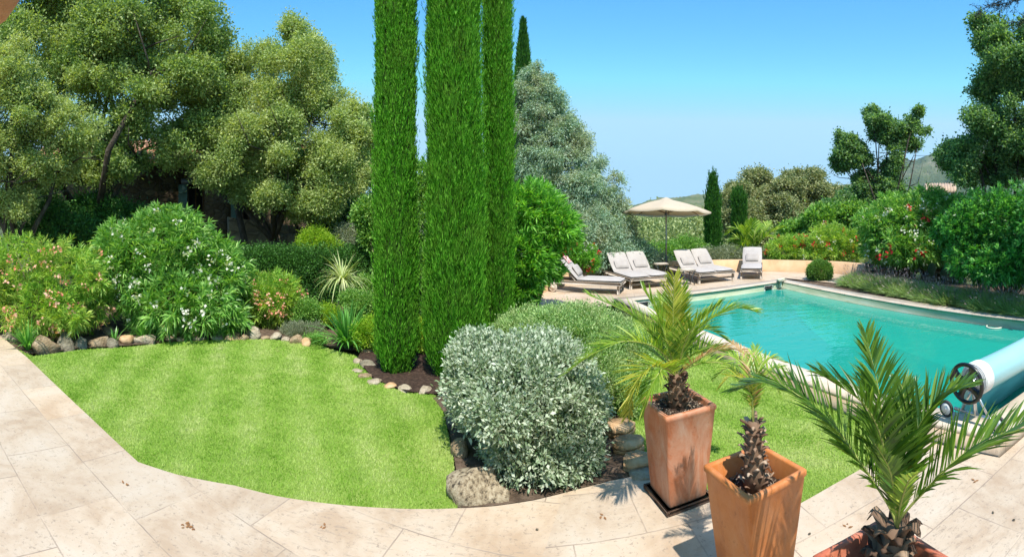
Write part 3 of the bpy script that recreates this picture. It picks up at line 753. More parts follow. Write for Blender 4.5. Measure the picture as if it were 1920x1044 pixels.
# planting bed soils
def bed(px, z, mat, label, h=0.05):
    V, Fs = fill([pt(x, y, z) if not hasattr(x, 'x') else x for x, y in px], z)
    put(mesh('soil', V, Fs, mat), label, kind='structure')
bed([(672, 668), (684, 690), (704, 711), (762, 733), (812, 738), (860, 735), (1000, 690), (1000, 640), (930, 600), (800, 590), (690, 630)], -0.215, M['mulch'], 'dark bark mulch at the feet of the cypresses')
bed([(812, 745), (838, 780), (852, 860), (866, 952), (925, 948), (1000, 937), (1080, 917), (1145, 900), (1195, 890), (1205, 850), (1160, 780), (1190, 700), (1060, 660), (860, 735)], -0.225, M['soil'], 'brown soil of the bed under the silver shrub')
bed([(-60, 655), (60, 663), (150, 652), (250, 646), (330, 638), (420, 634), (500, 633), (580, 640), (640, 655), (690, 660), (720, 600), (650, 560), (300, 560), (-60, 560)], -0.245, M['soil'], 'soil of the border behind the lawn stones')
def right_bed():
    a, b = CO[2], CO[3]
    V = [(b.x, b.y, -.05), (a.x, a.y, -.05), (*pt(1575, 529, .0).xy, -.02), (*pt(1620, 520, 0).xy, .0), (*pt(1720, 528, 0).xy, .02), (*pt(1920, 540, 0).xy, .05), (16, 5, .05), (16, 1, .05)]
    put(mesh('soil', V, [tuple(range(len(V)))], M['soil']), 'brown soil of the lavender bed', kind='structure')
right_bed()

# ------------------------------------------------------------------ walls
def strip_wall(pts, h, th, z0=-0.3):
    """Low wall that follows a line of points, thickness to the far side."""
    n = len(pts); back = []
    for i, p in enumerate(pts):
        d = (pts[min(i + 1, n - 1)] - pts[max(i - 1, 0)]).normalized(); nn = Vector((-d.y, d.x, 0))
        back.append(p + nn * th)
    V = []
    for i in range(n):
        hz = h[i] if hasattr(h, '__len__') else h
        V += [(pts[i].x, pts[i].y, z0), (pts[i].x, pts[i].y, hz), (back[i].x, back[i].y, hz), (back[i].x, back[i].y, z0)]
    Fs = []
    for i in range(n - 1):
        a, b = i * 4, (i + 1) * 4
        Fs += [(a, b, b + 1, a + 1), (a + 1, b + 1, b + 2, a + 2), (a + 2, b + 2, b + 3, a + 3)]
    Fs += [(0, 1, 2, 3), (4 * n - 1, 4 * n - 2, 4 * n - 3, 4 * n - 4)]
    return V, Fs
def smooth_line(pts, k=4):
    out = []
    for i in range(len(pts) - 1):
        p0, p1, p2, p3_ = pts[max(i - 1, 0)], pts[i], pts[i + 1], pts[min(i + 2, len(pts) - 1)]
        for j in range(k):
            t = j / k
            out.append(0.5 * ((2 * p1) + (p2 - p0) * t + (2 * p0 - 5 * p1 + 4 * p2 - p3_) * t * t + (3 * p1 - p0 - 3 * p2 + p3_) * t ** 3))
    return out + [pts[-1]]
wl = smooth_line(deck_back)
V, Fs = strip_wall(wl, 0.38, 0.28)
put(mesh('low_wall', V, Fs, M['peach'], loc=(3, 14, 0)), 'low peach rendered wall curving behind the sun loungers', 'wall')
# dry stone wall at right, uneven top, stones proud of each other
def dry_wall():
    a, b = pt(1622, 519, 0), pt(1800, 529, 0)
    t = thing('stone_wall', 'low dry stone wall of tan blocks behind the lavender', 'wall', a)
    d = (b - a); L = d.length; d.normalize(); nn = Vector((-d.y, d.x, 0))
    mb = MB(); z = -.1; rot = Matrix.Rotation(math.atan2(d.y, d.x), 3, 'Z')
    while z < 0.42:
        hh = R.uniform(.15, .24); s = R.uniform(-.15, 0)
        while s < L:
            w_ = R.uniform(.22, .62)
            mb.box(a + d * (s + w_ / 2) + nn * R.uniform(.1, .17) + Vector((0, 0, z + hh / 2)), (w_ - .015, .36, hh - .012), rot @ Matrix.Rotation(R.normal() * .03, 3, 'Y'), .035)
            s += w_
        z += hh
    mb.build('blocks', M['gardenstone'], t)
dry_wall()

# ------------------------------------------------------------------ rocks
import bmesh
def rock(c, s, mat, name='rock', seed=0, rot=0.0, flat=0.0):
    rg = np.random.default_rng(seed + 100)
    bm = bmesh.new(); bmesh.ops.create_icosphere(bm, subdivisions=3, radius=1)
    offs = rg.normal(size=(9, 3)); offs /= np.linalg.norm(offs, axis=1)[:, None]; lv = rg.uniform(.42, .82, 9)
    for v in bm.verts:
        p = np.array(v.co)
        for o_, l_ in zip(offs, lv):          # cut facets
            dd = p @ o_
            if dd > l_: p = p - o_ * (dd - l_) * 0.97
        p *= 1 + 0.06 * math.sin(7 * p[0] + seed) * math.cos(6 * p[1] - seed) + 0.02 * math.sin(17 * p[2] + 11 * p[0])
        v.co = p
    rm = Matrix.Rotation(rot, 3, 'Z')
    V = [rm @ Vector((v.co.x * s[0], v.co.y * s[1], v.co.z * s[2])) + Vector(c) for v in bm.verts]
    Fs = [tuple(v.index for v in f.verts) for f in bm.faces]; bm.free()
    return mesh(name, V, Fs, mat, loc=tuple(c), smooth=seed in (0, 35))
# (px centre, py bottom, half width px, height px, material, label)
rocks = [
 (79, 664, 31, 36, 'tan', 'large smooth tan boulder at the left end of the lawn edging'),
 (122, 656, 20, 30, 'grey', 'grey cracked stone right of the large tan boulder'),
 (153, 652, 14, 19, 'grey', 'small squat grey green stone beside the cracked grey one'),
 (187, 651, 19, 21, 'tan', 'brown rounded stone fourth from the terrace in the lawn edging'),
 (213, 650, 11, 20, 'grey', 'narrow mossy grey stone between two tan ones'),
 (236, 645, 13, 22, 'orange', 'upright ochre stone left of the grass tuft'),
 (258, 644, 13, 10, 'pale', 'flat pale stone under the grass tuft'),
 (278, 645, 20, 15, 'pale', 'long pale stone just right of the grass tuft'),
 (320, 640, 14, 11, 'tan', 'low tan stone under the left side of the white oleander'),
 (338, 641, 8, 12, 'tan', 'small tan stone beneath the middle of the white oleander'),
 (368, 640, 15, 9, 'grey', 'flat shaded stone below the white oleander'),
 (405, 638, 13, 10, 'pale', 'low pale stone before the brown block'),
 (432, 639, 19, 18, 'orange', 'blocky brown stone under the right edge of the white oleander'),
 (457, 639, 10, 12, 'tan', 'small rounded stone between brown block and cream rock'),
 (475, 636, 14, 22, 'pale', 'upright cream rock standing tallest in the middle of the edging'),
 (497, 638, 9, 8, 'tan', 'small low stone right of the cream rock'),
 (517, 638, 13, 13, 'pale', 'rounded cream stone below the small pink oleander'),
 (536, 641, 9, 8, 'pale', 'little pale stone between two rounded ones'),
 (553, 646, 15, 17, 'tan', 'rounded tan stone near the lavender cushion'),
 (574, 650, 14, 15, 'orange', 'orange brown stone left of the agapanthus clump'),
 (582, 628, 9, 9, 'pale', 'small pale stone up in the bed behind the edging'),
 (150, 627, 22, 17, 'orange', 'reddish slab lying in the bed behind the left edging'),
 (205, 628, 18, 12, 'tan', 'weathered flat rock in the bed behind the edging stones'),
 (22, 640, 18, 16, 'grey', 'shaded grey stone beside the terrace corner'),
 (372, 612, 20, 9, 'tan', 'pale rock glimpsed under the white oleander branches'),
 (531, 600, 22, 9, 'tan', 'reddish rock glimpsed behind the small pink oleander'),
 (692, 664, 14, 10, 'tan', 'tan stone at the lawn edge left of the cypresses'),
 (670, 684, 9, 12, 'pale', 'pale stone at the top of the cypress bed edging'),
 (690, 690, 14, 13, 'grey', 'dark rough stone inside the cypress bed edging'),
 (671, 700, 10, 9, 'pale', 'second pale stone of the cypress bed edging'),
 (684, 711, 12, 9, 'tan', 'tan stone at the left bend of the cypress bed'),
 (703, 722, 13, 10, 'pale', 'cream stone on the front curve of the cypress bed'),
 (730, 729, 14, 8, 'orange', 'flat orange stone before the left cypress'),
 (760, 736, 15, 11, 'pale', 'long cream stone in front of the left cypress'),
 (796, 740, 17, 11, 'pale', 'cream stone at the right end of the cypress bed edging'),
 (893, 949, 50, 83, 'speck', 'big speckled boulder at the corner of lawn and terrace'),
 (932, 949, 29, 29, 'speck', 'smaller speckled rock leaning on the big boulder'),
 (858, 862, 18, 40, 'tan', 'brown stone half hidden by the silver shrub at the lawn edge'),
 (850, 800, 14, 34, 'grey', 'dark stone behind the silver shrub at the lawn edge'),
]
for i, (px, py, hw, hp, mk, lab) in enumerate(rocks):
    zg = LZ - 0.01; r = rz(py, zg); k = r / F
    sx = hw * k * 1.22; hh = hp * k * 0.98
    sz = hh * 0.85; sy = max(sx * 0.8, hh * .5)
    c = pr(px, r + sy * 0.75, zg + hh - sz)
    o = rock(c, (sx, sy, sz), M['rock_' + mk], seed=i, rot=-(px - CX) / F + R.uniform(-.2, .2))
    put(o, lab, 'rock', 'stones edging the beds')
# flat stacked slabs edging the bed before the potted palms
for i, (px, py, hw, dz, mk, lab) in enumerate([(1160, 795, 26, .10, 'orange', 'ochre flat slab at the far end beside the silver shrub bed'), (1178, 826, 24, .09, 'orange', 'tan flat slab second in the edging by the potted palm'),
                                          (1196, 858, 24, .085, 'orange', 'layered tan slab near the potted palm'), (1208, 884, 22, .05, 'pale', 'pale slab touching the terrace behind the weathered pot')]):
    c = pt(px, py, LZ + dz); s = c.length / F * hw * 1.15
    mb = MB(); an = sorted(R.uniform(0, 2 * math.pi, 9)); pl_ = [(c.x + s * 1.15 * R.uniform(.85, 1.1) * math.cos(q), c.y + s * 1.0 * R.uniform(.85, 1.1) * math.sin(q)) for q in [k * 2 * math.pi / 9 + R.uniform(-.15, .15) for k in range(9)]]
    for lay in range(2 if dz > .06 else 1): mb.prism([(x + R.normal() * .008, y + R.normal() * .008) for x, y in pl_], c.z - .045 * (lay + 1) + .004, c.z - .045 * lay)
    o = mb.build('stone_slab', M['rock_' + mk], loc=tuple(c)); put(o, lab, 'stone slab', 'flat slabs edging the bed')

# ------------------------------------------------------------------ stone house at left, back
def far_house():
    t = thing('stone_house', 'old fieldstone house with green shutters behind the oaks', 'house', pr(330, 17.5, GZ))
    a, b = pr(60, 18.6, GZ), pr(640, 19.5, GZ)
    d = (b - a).normalized(); nn = Vector((-d.y, d.x, 0)); L = (b - a).length; z1 = zat(305, 18.5)
    def on(px):        # distance along the wall at which column px meets it
        th = (px - CX) / F; dx, dy = math.sin(th), math.cos(th)
        det = d.x * (-dy) - d.y * (-dx)
        return (-a.x * (-dy) - (-a.y) * (-dx)) / det
    ops = [(on(352), on(384), .70, zat(346, 18)), (on(446), on(470), .70, zat(352, 18))]
    mb = MB(); th = .5
    def seg(s0, s1, za, zb): mb.box(a + d * (s0 + s1) / 2 + nn * th / 2 + Vector((0, 0, (za + zb) / 2 - GZ)), (s1 - s0, th, zb - za), Matrix.Rotation(math.atan2(d.y, d.x), 3, 'Z'))
    s = 0
    for s0, s1, za, zb in ops:
        seg(s, s0, GZ, z1); seg(s0, s1, GZ, za); seg(s0, s1, zb, z1); s = s1
    seg(s, L, GZ, z1)
    rotz = Matrix.Rotation(math.atan2(d.y, d.x), 3, 'Z')
    mb.build('wall', M['housestone'], t)
    for s0, s1, za, zb in ops:
        wn = MB(); wn.box(a + d * (s0 + s1) / 2 + nn * .3 + Vector((0, 0, (za + zb) / 2 - GZ)), (s1 - s0, .03, zb - za), rotz)
        w_ = wn.build('window', M['dark'], t)  # flat dark panel in place of the unlit room
        fr = MB(); W = s1 - s0
        for q in (.03, W / 2, W - .03): fr.box(a + d * (s0 + q) + nn * .27 + Vector((0, 0, (za + zb) / 2 - GZ)), (.06, .04, zb - za), rotz)
        fr.build('frame', M['timber'], w_)
    for k, (s0, s1, za, zb) in enumerate(ops):
        sh = MB(); sl = (s1 - s0) * .5; sgn = -1
        c = a + d * (s0 - sl / 2 - .03) + nn * -.07 + Vector((0, 0, (za + zb) / 2 - GZ))
        for q in range(7): sh.box(c + d * (q - 3) * sl / 7, (sl / 7 - .006, .035, zb - za), rotz)
        for q in (-.38, 0, .38): sh.box(c - nn * .03 + Vector((0, 0, q * (zb - za))), (sl, .03, .09), rotz)
        sh.build('shutter', M['shutter'], t)
        li = MB(); li.box(a + d * (s0 + s1) / 2 - nn * .02 + Vector((0, 0, zb + .11 - GZ)), (s1 - s0 + .5, .1, .22), rotz); li.build('lintel', M['darkpole'], t)
    rf = MB(); e = a - nn * .45 + Vector((0, 0, z1 - GZ - .05)); up = (nn * 4 + Vector((0, 0, 1.3))); m = int(L / .24)
    for i in range(m):
        q = e + d * (i * .24)
        rf.tube([q, q + up], .11, 6)
    rf.add([e + Vector((0, 0, -.05)), e + d * L + Vector((0, 0, -.05)), e + d * L + up, e + up], [(0, 1, 2, 3)])
    rf.build('roof', M['rooftile'], t)
far_house()
# pale low garden wall under the oaks
a, b = pr(430, 16.4, 0), pr(640, 17.5, 0)
V, Fs = strip_wall([a, a.lerp(b, .5) + Vector((0, .1, 0)), b], [1.9, 1.6, 1.3], .4)
put(mesh('garden_wall', V, Fs, M['gardenstone'], loc=tuple(a)), 'rough stone garden wall in the shade behind the oak trunks', 'wall')

# house eave cut down to one corner so its shadow falls out of view
def home():
    t = thing('eave_corner', 'tiled house eave at top left, cut short to keep its shadow out of view', 'roof', (-1.75, -.2, TZ))
    H, ye, x0, x1 = 3.13 + TZ, .60, -2.10, -1.08; dep = 1.75
    sl = 0.27; up = Vector((0, -dep, dep * sl))
    rf = MB(); n = int((x1 - x0) / .34)
    for i in range(n):
        q = Vector((x0 + (i + .5) * .34, ye, H + .05)); jit = R.uniform(-.012, .012)
        rf.tube([q + Vector((jit, 0, 0)), q + up], [.15, .14], 12)
        rf.tube([q + Vector((jit, .12, -.012)), q + Vector((0, -.4, .1))], [.135, .125], 12)
    rf.add([Vector((x0, ye - .01, H + .07)), Vector((x1, ye - .01, H + .07)), Vector((x1, ye - .01, H + .07)) + up, Vector((x0, ye - .01, H + .07)) + up], [(0, 1, 2, 3)])
    rf.build('roof', M['rooftile'], t, smooth=True)
    for i in range(2):
        bx = MB(); x = x0 + .15 + i * .72
        bx.box((x, ye - .9, H - .12 + .85 * sl), (.1, 1.6, .13), Matrix.Rotation(-math.atan(sl), 3, 'X')); bx.build('rafter', M['timber'], t)
    for x in (x0 + .15, -1.23):
        bx = MB(); bx.box((x, -.85, (H + .3 + TZ) / 2), (.16, .16, H + .3 - TZ), bev=.01); bx.build('added_post', M['timber'], t)  # posts added instead of the house wall, left open to the light
home()

# ------------------------------------------------------------------ trees
HOL = (0.85, 0.05)
def tree(name, label, base, blobs, mat, nclump, per, clump_r, L, W, trunk_r, ends=None, group=None, bark='bark', face=.45, rnd=1.0, up=.25, fork=.4, shell=(.25, 1.22), flat=1.0, sub=3, outward=.3, lob=14, gap=(1.3, -.35), dens=1.0, bend=.3):
    t = thing(name, label, 'tree', base, group=group)
    ends = ends if ends is not None else [tuple(b[:3]) for b in blobs]
    limbs(base, ends, trunk_r, M[bark], t, fork=fork, sub=sub, bend=bend)
    fine = lobes(blobs, lob, .36)
    V, Fc = foliage(fine, int(nclump * per / 13 * dens), 13, clump_r * .6, L, W, up=up, face=face, rnd=rnd, shell=shell, flat=flat, outward=outward, gap=gap)
    mesh('crown', V, Fc, M[mat], t)
    return t
def bl(px, py, r, wpx, hpx, dr=None):        # ellipsoid seen at px,py with half sizes in pixels, at distance r
    c = p3(px, py, r); k = r / F
    return (c.x, c.y, c.z, wpx * k, (dr if dr else (wpx + hpx) / 2 * k), hpx * k)
oak1 = [bl(150, 110, 15.5, 90, 80), bl(60, 40, 15, 110, 90), bl(410, 90, 15, 50, 60), bl(200, 60, 14.5, 130, 90), bl(330, 70, 14.5, 95, 85), bl(120, -50, 15, 130, 80), bl(300, -20, 15, 110, 70), bl(250, 165, 14, 120, 85), bl(385, 170, 14.5, 70, 85), bl(130, 150, 14, 80, 70), bl(350, 260, 14.2, 80, 55), bl(230, 245, 13.8, 70, 45), bl(190, 310, 13.6, 70, 32), bl(60, 330, 13.8, 70, 40), bl(285, 300, 13.7, 45, 25)]
tree('holm_oak', 'largest spreading holm oak at left with leaning trunk', pr(165, 14.5, GZ), oak1, 'oak', 9000, 38, .34, .095, .045, .20, gap=HOL, dens=1.25,
     ends=[tuple(p3(60, 150, 14.5)), tuple(p3(200, 120, 14.5)), tuple(p3(320, 260, 13.8)), tuple(p3(350, 100, 14.5)), tuple(p3(250, 230, 13.6)), tuple(p3(110, 40, 15)), tuple(p3(250, 20, 14.5))], fork=.25)
oak2 = [bl(25, 130, 11.5, 55, 60), bl(60, 210, 11.5, 70, 65), bl(130, 235, 11.8, 70, 55), bl(20, 290, 11.5, 55, 60), bl(90, 310, 11.8, 65, 45), bl(-60, 200, 11.5, 80, 110), bl(20, 380, 12, 50, 40)]
tree('pale_oak', 'pale yellow green oak at the far left edge behind the pink oleander', pr(30, 12.2, GZ), oak2, 'oak_pale', 3000, 40, .26, .075, .034, .13, gap=HOL, dens=1.25, fork=.3)
oak3 = [bl(440, 210, 14.8, 50, 70), bl(600, 130, 15, 35, 60), bl(555, 155, 14.5, 65, 85), bl(500, 220, 14.3, 80, 90), bl(610, 240, 14.3, 80, 80), bl(560, 90, 15, 35, 55), bl(450, 300, 14, 75, 70), bl(540, 320, 13.8, 85, 65), bl(640, 320, 14, 70, 70), bl(590, 370, 14.3, 75, 40), bl(480, 130, 15, 45, 50), bl(665, 250, 14.4, 45, 70), bl(470, 365, 13.9, 40, 30)]
tree('holm_oak', 'tall light green oak with feathery top left of the cypresses', pr(500, 14.6, GZ), oak3, 'oak_pale', 6400, 38, .30, .085, .036, .14, gap=HOL, dens=1.25,
     ends=[tuple(b[:3]) for b in oak3[:9]], fork=.3)
oak4 = [bl(455, 330, 15.6, 55, 45), bl(430, 240, 16, 60, 70), bl(400, 150, 16.5, 50, 80)]
tree('holm_oak', 'slim dark oak trunk between the house window and the tall oak', pr(452, 15.5, GZ), oak4, 'oak', 900, 34, .28, .1, .05, .13, fork=.6)
oak5 = [bl(545, 330, 16.3, 70, 60), bl(610, 390, 16, 70, 45), bl(660, 330, 16.5, 60, 70), bl(690, 400, 15.5, 40, 50)]
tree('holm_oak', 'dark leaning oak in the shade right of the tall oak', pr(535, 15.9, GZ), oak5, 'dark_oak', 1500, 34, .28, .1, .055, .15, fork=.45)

def cypress(name, label, px, r, w0, w1, H, n, mat='cypress', sl=.17, sw=.017, group=None, point=.25, z0=None, lump=.07):
    """Columnar cypress: w0/w1 half widths at foot and top of the straight part, H height."""
    base = pr(px, r, GZ if z0 is None else z0); BZ = base.z
    t = thing(name, label, 'cypress', base, group=group)
    tb = MB(); tb.tube([base, base + Vector((0, 0, H * .9))], [w0 * .22, w0 * .05], 8); tb.build('trunk', M['palebark'], t)
    ph = R.uniform(0, 6.28, 8)
    def prof(z, a):
        f = z / H
        w_ = w0 + (w1 - w0) * f
        w_ = w_ * np.clip((1 - f) / point, 0, 1) ** (.6 if point < .6 else .85) * np.clip(.55 + f * H / .9, 0, 1)
        return w_ * (1 + lump * np.sin(3 * a + ph[0] + 1.1 * z) + lump * .8 * np.sin(5 * a + ph[1] - 2.3 * z) + lump * .6 * np.sin(11 * a + ph[2] + .5 * np.sin(z * 1.3)) + lump * .4 * np.sin(17 * a + ph[3] + .7 * np.sin(z * .8)))
    # inner mass
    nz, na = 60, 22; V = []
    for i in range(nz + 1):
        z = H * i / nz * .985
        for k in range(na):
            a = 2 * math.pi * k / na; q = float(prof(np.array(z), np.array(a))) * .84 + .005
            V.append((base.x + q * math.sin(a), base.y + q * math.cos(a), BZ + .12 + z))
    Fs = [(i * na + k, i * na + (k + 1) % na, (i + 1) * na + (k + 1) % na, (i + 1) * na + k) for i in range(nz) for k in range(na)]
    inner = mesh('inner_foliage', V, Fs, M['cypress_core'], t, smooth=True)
    z = R.uniform(0, 1, n) ** .95 * H; a = R.uniform(0, 2 * math.pi, n); small = w0 < .5
    # favour the side of each tree that can be seen
    tuf = np.sin(13 * a + 9 * z + ph[4]) * np.sin(7 * a - 6.3 * z + ph[5]) + .7 * np.sin(23 * a + 3.1 * z + ph[6]) + .6 * np.sin(5 * a + 17 * z)
    q = prof(z, a) * (R.uniform(.82, 1.0, n) + .045 * tuf) * np.where(R.random(n) < .02, R.uniform(1.04, 1.13, n), 1)
    P = np.stack([base.x + q * np.sin(a), base.y + q * np.cos(a), BZ + .1 + z], 1)
    out = np.stack([np.sin(a), np.cos(a), np.zeros(n)], 1)
    D = np.array([0, 0, 1.0]) + out * R.uniform(.0, .5, (n, 1)) + rdirs(n) * .22
    s = R.uniform(.5, 1.3, n)
    parts = [leaf_arrays(P, D, sl * s, sw * s)]
    if small:                    # feathery upright plumes, each a bundle of short sprays, with hollows between
        k = n // 26; per = 22
        z1 = R.uniform(0, .98, k) * H; a1 = R.uniform(0, 2 * math.pi, k); q1 = prof(z1, a1) * (R.uniform(.80, 1.03, k) + np.where(R.random(k) < .05, .09, 0))
        b1 = np.stack([base.x + q1 * np.sin(a1), base.y + q1 * np.cos(a1), BZ + z1], 1); o1 = np.stack([np.sin(a1), np.cos(a1), np.zeros(k)], 1)
        ax = unit(np.array([0, 0, 1.0]) + o1 * R.uniform(-.02, .30, (k, 1)) + rdirs(k) * .12); L1 = R.uniform(1.2, 3.2, k) * sl * 1.1
        tt = R.random((k, per, 1)); P2 = (b1[:, None] + ax[:, None] * tt * L1[:, None, None] + R.normal(size=(k, per, 3)) * .011 * (1.25 - tt)).reshape(-1, 3)
        D2 = np.repeat(ax, per, 0) + rdirs(k * per) * .42; s2 = R.uniform(.5, 1.1, k * per)
        parts = [tuple(x[:len(x) * 2 // 5 // 4 * 4] if i == 0 else x[:len(parts[0][0]) * 2 // 5 // 4] for i, x in enumerate(parts[0]))] + [leaf_arrays(P2, D2, sl * .62 * s2, sw * 1.15 * s2)]
    V, Fc = join(parts)
    mesh('crown', V, Fc, M[mat], t)
    return t
cypress('italian_cypress', 'left of the three tall column cypresses by the lawn', 742, 7.35, .31, .245, 11, 150000, sl=.10, sw=.012, group='tall cypresses', lump=.07)
cypress('italian_cypress', 'middle and widest of the three tall column cypresses', 852, 7.2, .405, .32, 11.5, 230000, sl=.13, sw=.010, group='tall cypresses', lump=.065)
cypress('italian_cypress', 'slimmer cypress pressed behind the right side of the widest one', 933, 8.5, .255, .19, 11, 120000, sl=.13, sw=.011, group='tall cypresses', lump=.07)
cypress('italian_cypress', 'dark cypress tip rising behind the blue grey conifer', 981, 24, .95, .80, 11.7, 34000, 'cypress_far', sl=.3, sw=.05, point=.62, lump=.10)
cypress('italian_cypress', 'slender far cypress right of the parasol', 1337, 21, .33, .29, 3.85, 26000, 'cypress_far', sl=.16, sw=.025, point=.35)
cypress('italian_cypress', 'short rounded cypress behind the small palm', 1385, 24, .37, .35, 3.3, 20000, 'cypress_far', sl=.15, sw=.025, point=.12)
cypress('italian_cypress', 'tiny distant cypress in the valley beside the parasol pole', 1265, 60, .65, .5, 6.5, 8000, 'cypress_far', sl=.4, sw=.08, point=.5, z0=-7.2)
cypress('italian_cypress', 'dark distant cypress below the right edge of the parasol', 1318, 55, 1.3, 1.1, 7, 8000, 'cypress_far', sl=.4, sw=.08, point=.3, z0=-6.0)

# blue-grey conifer
def conifer():
    r = 16.5; base = pr(1040, r, GZ); k = r / F
    t = thing('blue_conifer', 'broad blue grey conifer with drooping sprays', 'conifer', base)
    tr = MB(); tr.tube([base, pr(1015, r, 3.0), pr(1003, r, zat(130, r))], [.17, .10, .03], 8)
    # lower outline by rows: py -> (left px, right px)
    rows = [(118, 992, 1008), (150, 968, 1035), (190, 955, 1062), (230, 948, 1085), (280, 940, 1112), (330, 935, 1135), (375, 930, 1158), (420, 930, 1178), (460, 935, 1192), (495, 950, 1200)]
    blobs = []
    for i in range(340):
        f = R.random() ** .8 * (len(rows) - 1); j = min(int(f), len(rows) - 2); q = f - j
        y = rows[j][0] * (1 - q) + rows[j + 1][0] * q; l = rows[j][1] * (1 - q) + rows[j + 1][1] * q; rr_ = rows[j][2] * (1 - q) + rows[j + 1][2] * q
        cx, hw = (l + rr_) / 2, (rr_ - l) / 2
        a = R.uniform(0, 2 * math.pi); e = R.uniform(.55, .93)
        px = cx + hw * e * math.cos(a); d = r + hw * k * e * math.sin(a) * .9
        s = R.uniform(.28, .52) * (0.3 + .7 * hw / 120)
        c = p3(px, y + R.uniform(-8, 8), d)
        blobs.append((c.x, c.y, c.z, s * 1.15, s * 1.05, s * .72))
        if i % 3 == 0: tr.tube([pr(1010, r, c.z - .2), Vector((c.x, c.y, c.z))], [.05, .015], 5)
    for px, y in ((1150, 330), (1163, 345), (1150, 365), (1168, 385), (1125, 300), (1180, 420)):
        c = p3(px, y, r - .3); blobs.append((c.x, c.y, c.z, .3, .3, .2))
    tr.build('trunk', M['bark'], t, smooth=True)
    V, Fc = foliage(blobs, 21000, 14, .12, .10, .026, up=.05, rnd=.7, outward=.7, droop=.25, shell=(.3, 1.1), flat=.8, face=.5, gap=(.8, -1.1))
    mesh('crown', V, Fc, M['bluecypress'], t)
conifer()
# low blue juniper skirt at its feet
def shrub(name, label, cat, blobs, mat, n, per, cr, L, W, zmin=-.3, base=None, flowers=None, group=None, kindf='f', up=.3, stems=10, shell=(.62, 1.05), rnd=.75, face=.6, droop=.12, extra=None, outward=.7, gap=None):
    B = np.array(blobs); c = B[:, :3].mean(0)
    base = base or (c[0], c[1], zmin)
    t = thing(name, label, cat, base, group=group)
    if kindf == 'w': V, Fc = whorls(list(blobs) + lobes(blobs, 4, .42), n, per, L, W, zmin, shell=shell, up=up, face=face, droop=droop)
    else: V, Fc = foliage(blobs, n, per, cr, L, W, zmin, up=up, shell=shell, rnd=rnd, face=face, droop=droop, outward=outward, gap=gap)
    if extra: V, Fc = join([(V, Fc), extra])
    mesh('foliage', V, Fc, M[mat], t)
    if stems:
        mb = MB()
        for i in range(stems):
            b = B[R.integers(len(B))]; u = rdirs(1)[0]; u[2] = abs(u[2])
            e = Vector(b[:3] + u * b[3:6] * .8); s = Vector(base) + Vector((R.normal() * .12, R.normal() * .12, 0)); s.z = zmin - .03
            m = s.lerp(e, .5) + Vector((R.normal() * .08, R.normal() * .08, .1))
            mb.tube([s, m, e], [.022, .015, .006], 5)
        mb.build('stems', M['twig'], t)
    if flowers:
        for fm, fn, fs in flowers: 
            V, Fc = blossoms(blobs, fn, fs, zmin=zmin + .25, spread=fs * .6); mesh('blossoms', V, Fc, M[fm], t)
    return t
shrub('juniper', 'low spreading blue juniper behind the left loungers', 'shrub', [bl(1120, 455, 15.5, 60, 40), bl(1180, 480, 15.8, 50, 30), bl(1060, 440, 15, 60, 50), bl(1215, 490, 16.5, 40, 16)], 'bluecypress', 1500, 30, .17, .10, .03, up=.1)

# oleanders and other border shrubs
shrub('oleander', 'pink flowering oleander at the far left by the terrace', 'oleander', [bl(40, 510, 9.9, 85, 70), bl(120, 520, 9.7, 80, 70), bl(-40, 520, 10, 80, 75), bl(170, 560, 9.6, 50, 55), bl(60, 570, 9.5, 110, 50)], 'oleander_yellow', 2500, 17, .1, .17, .021, kindf='w', flowers=[('fl_pink', 60, .065)], stems=40, droop=.2)
shrub('oleander', 'tallest white flowering oleander in the middle of the left border', 'oleander', [bl(320, 470, 10.3, 95, 78), bl(240, 500, 10.1, 70, 75), bl(400, 520, 10.1, 70, 75), bl(320, 560, 9.8, 130, 60), bl(300, 430, 10.5, 60, 42), bl(225, 440, 10.5, 50, 25)], 'oleander', 2700, 18, .1, .215, .034, kindf='w', flowers=[('fl_white', 44, .075)], stems=40, droop=.2)
shrub('oleander', 'small oleander with salmon flowers right of the white one', 'oleander', [bl(510, 560, 10.3, 58, 50), bl(470, 575, 10.2, 35, 40), bl(540, 570, 10.2, 30, 35)], 'oleander_yellow', 950, 17, .1, .15, .020, kindf='w', flowers=[('fl_pink', 34, .06)], stems=20)
shrub('oleander', 'tall bright green oleander between the cypresses and the loungers', 'oleander', [bl(995, 398, 10.2, 58, 55), bl(1040, 425, 10.2, 46, 42), bl(985, 470, 10.1, 60, 60), bl(1012, 495, 10.3, 30, 35), bl(975, 535, 10, 38, 42), bl(900, 440, 10.6, 60, 90)], 'oleander_bright', 2300, 18, .1, .21, .034, kindf='w', flowers=[('fl_red', 5, .04)], stems=30)
shrub('oleander', 'low oleander with red flowers beside the wheeled lounger', 'oleander', [bl(1090, 478, 14.4, 32, 24), bl(1065, 465, 14.3, 26, 24), bl(1105, 492, 14.4, 20, 16)], 'oleander_bright', 700, 16, .1, .12, .02, kindf='w', flowers=[('fl_red', 12, .07), ('fl_white', 6, .05)], stems=12)
shrub('understory_shrub', 'dark scrub in the shade under the largest oak behind the oleanders', 'shrub', [bl(60, 400, 14, 75, 45), bl(180, 400, 14.2, 70, 35), bl(250, 410, 14.4, 40, 25), bl(120, 430, 13.6, 80, 30)], 'hedge', 1700, 26, .2, .08, .045, stems=14)
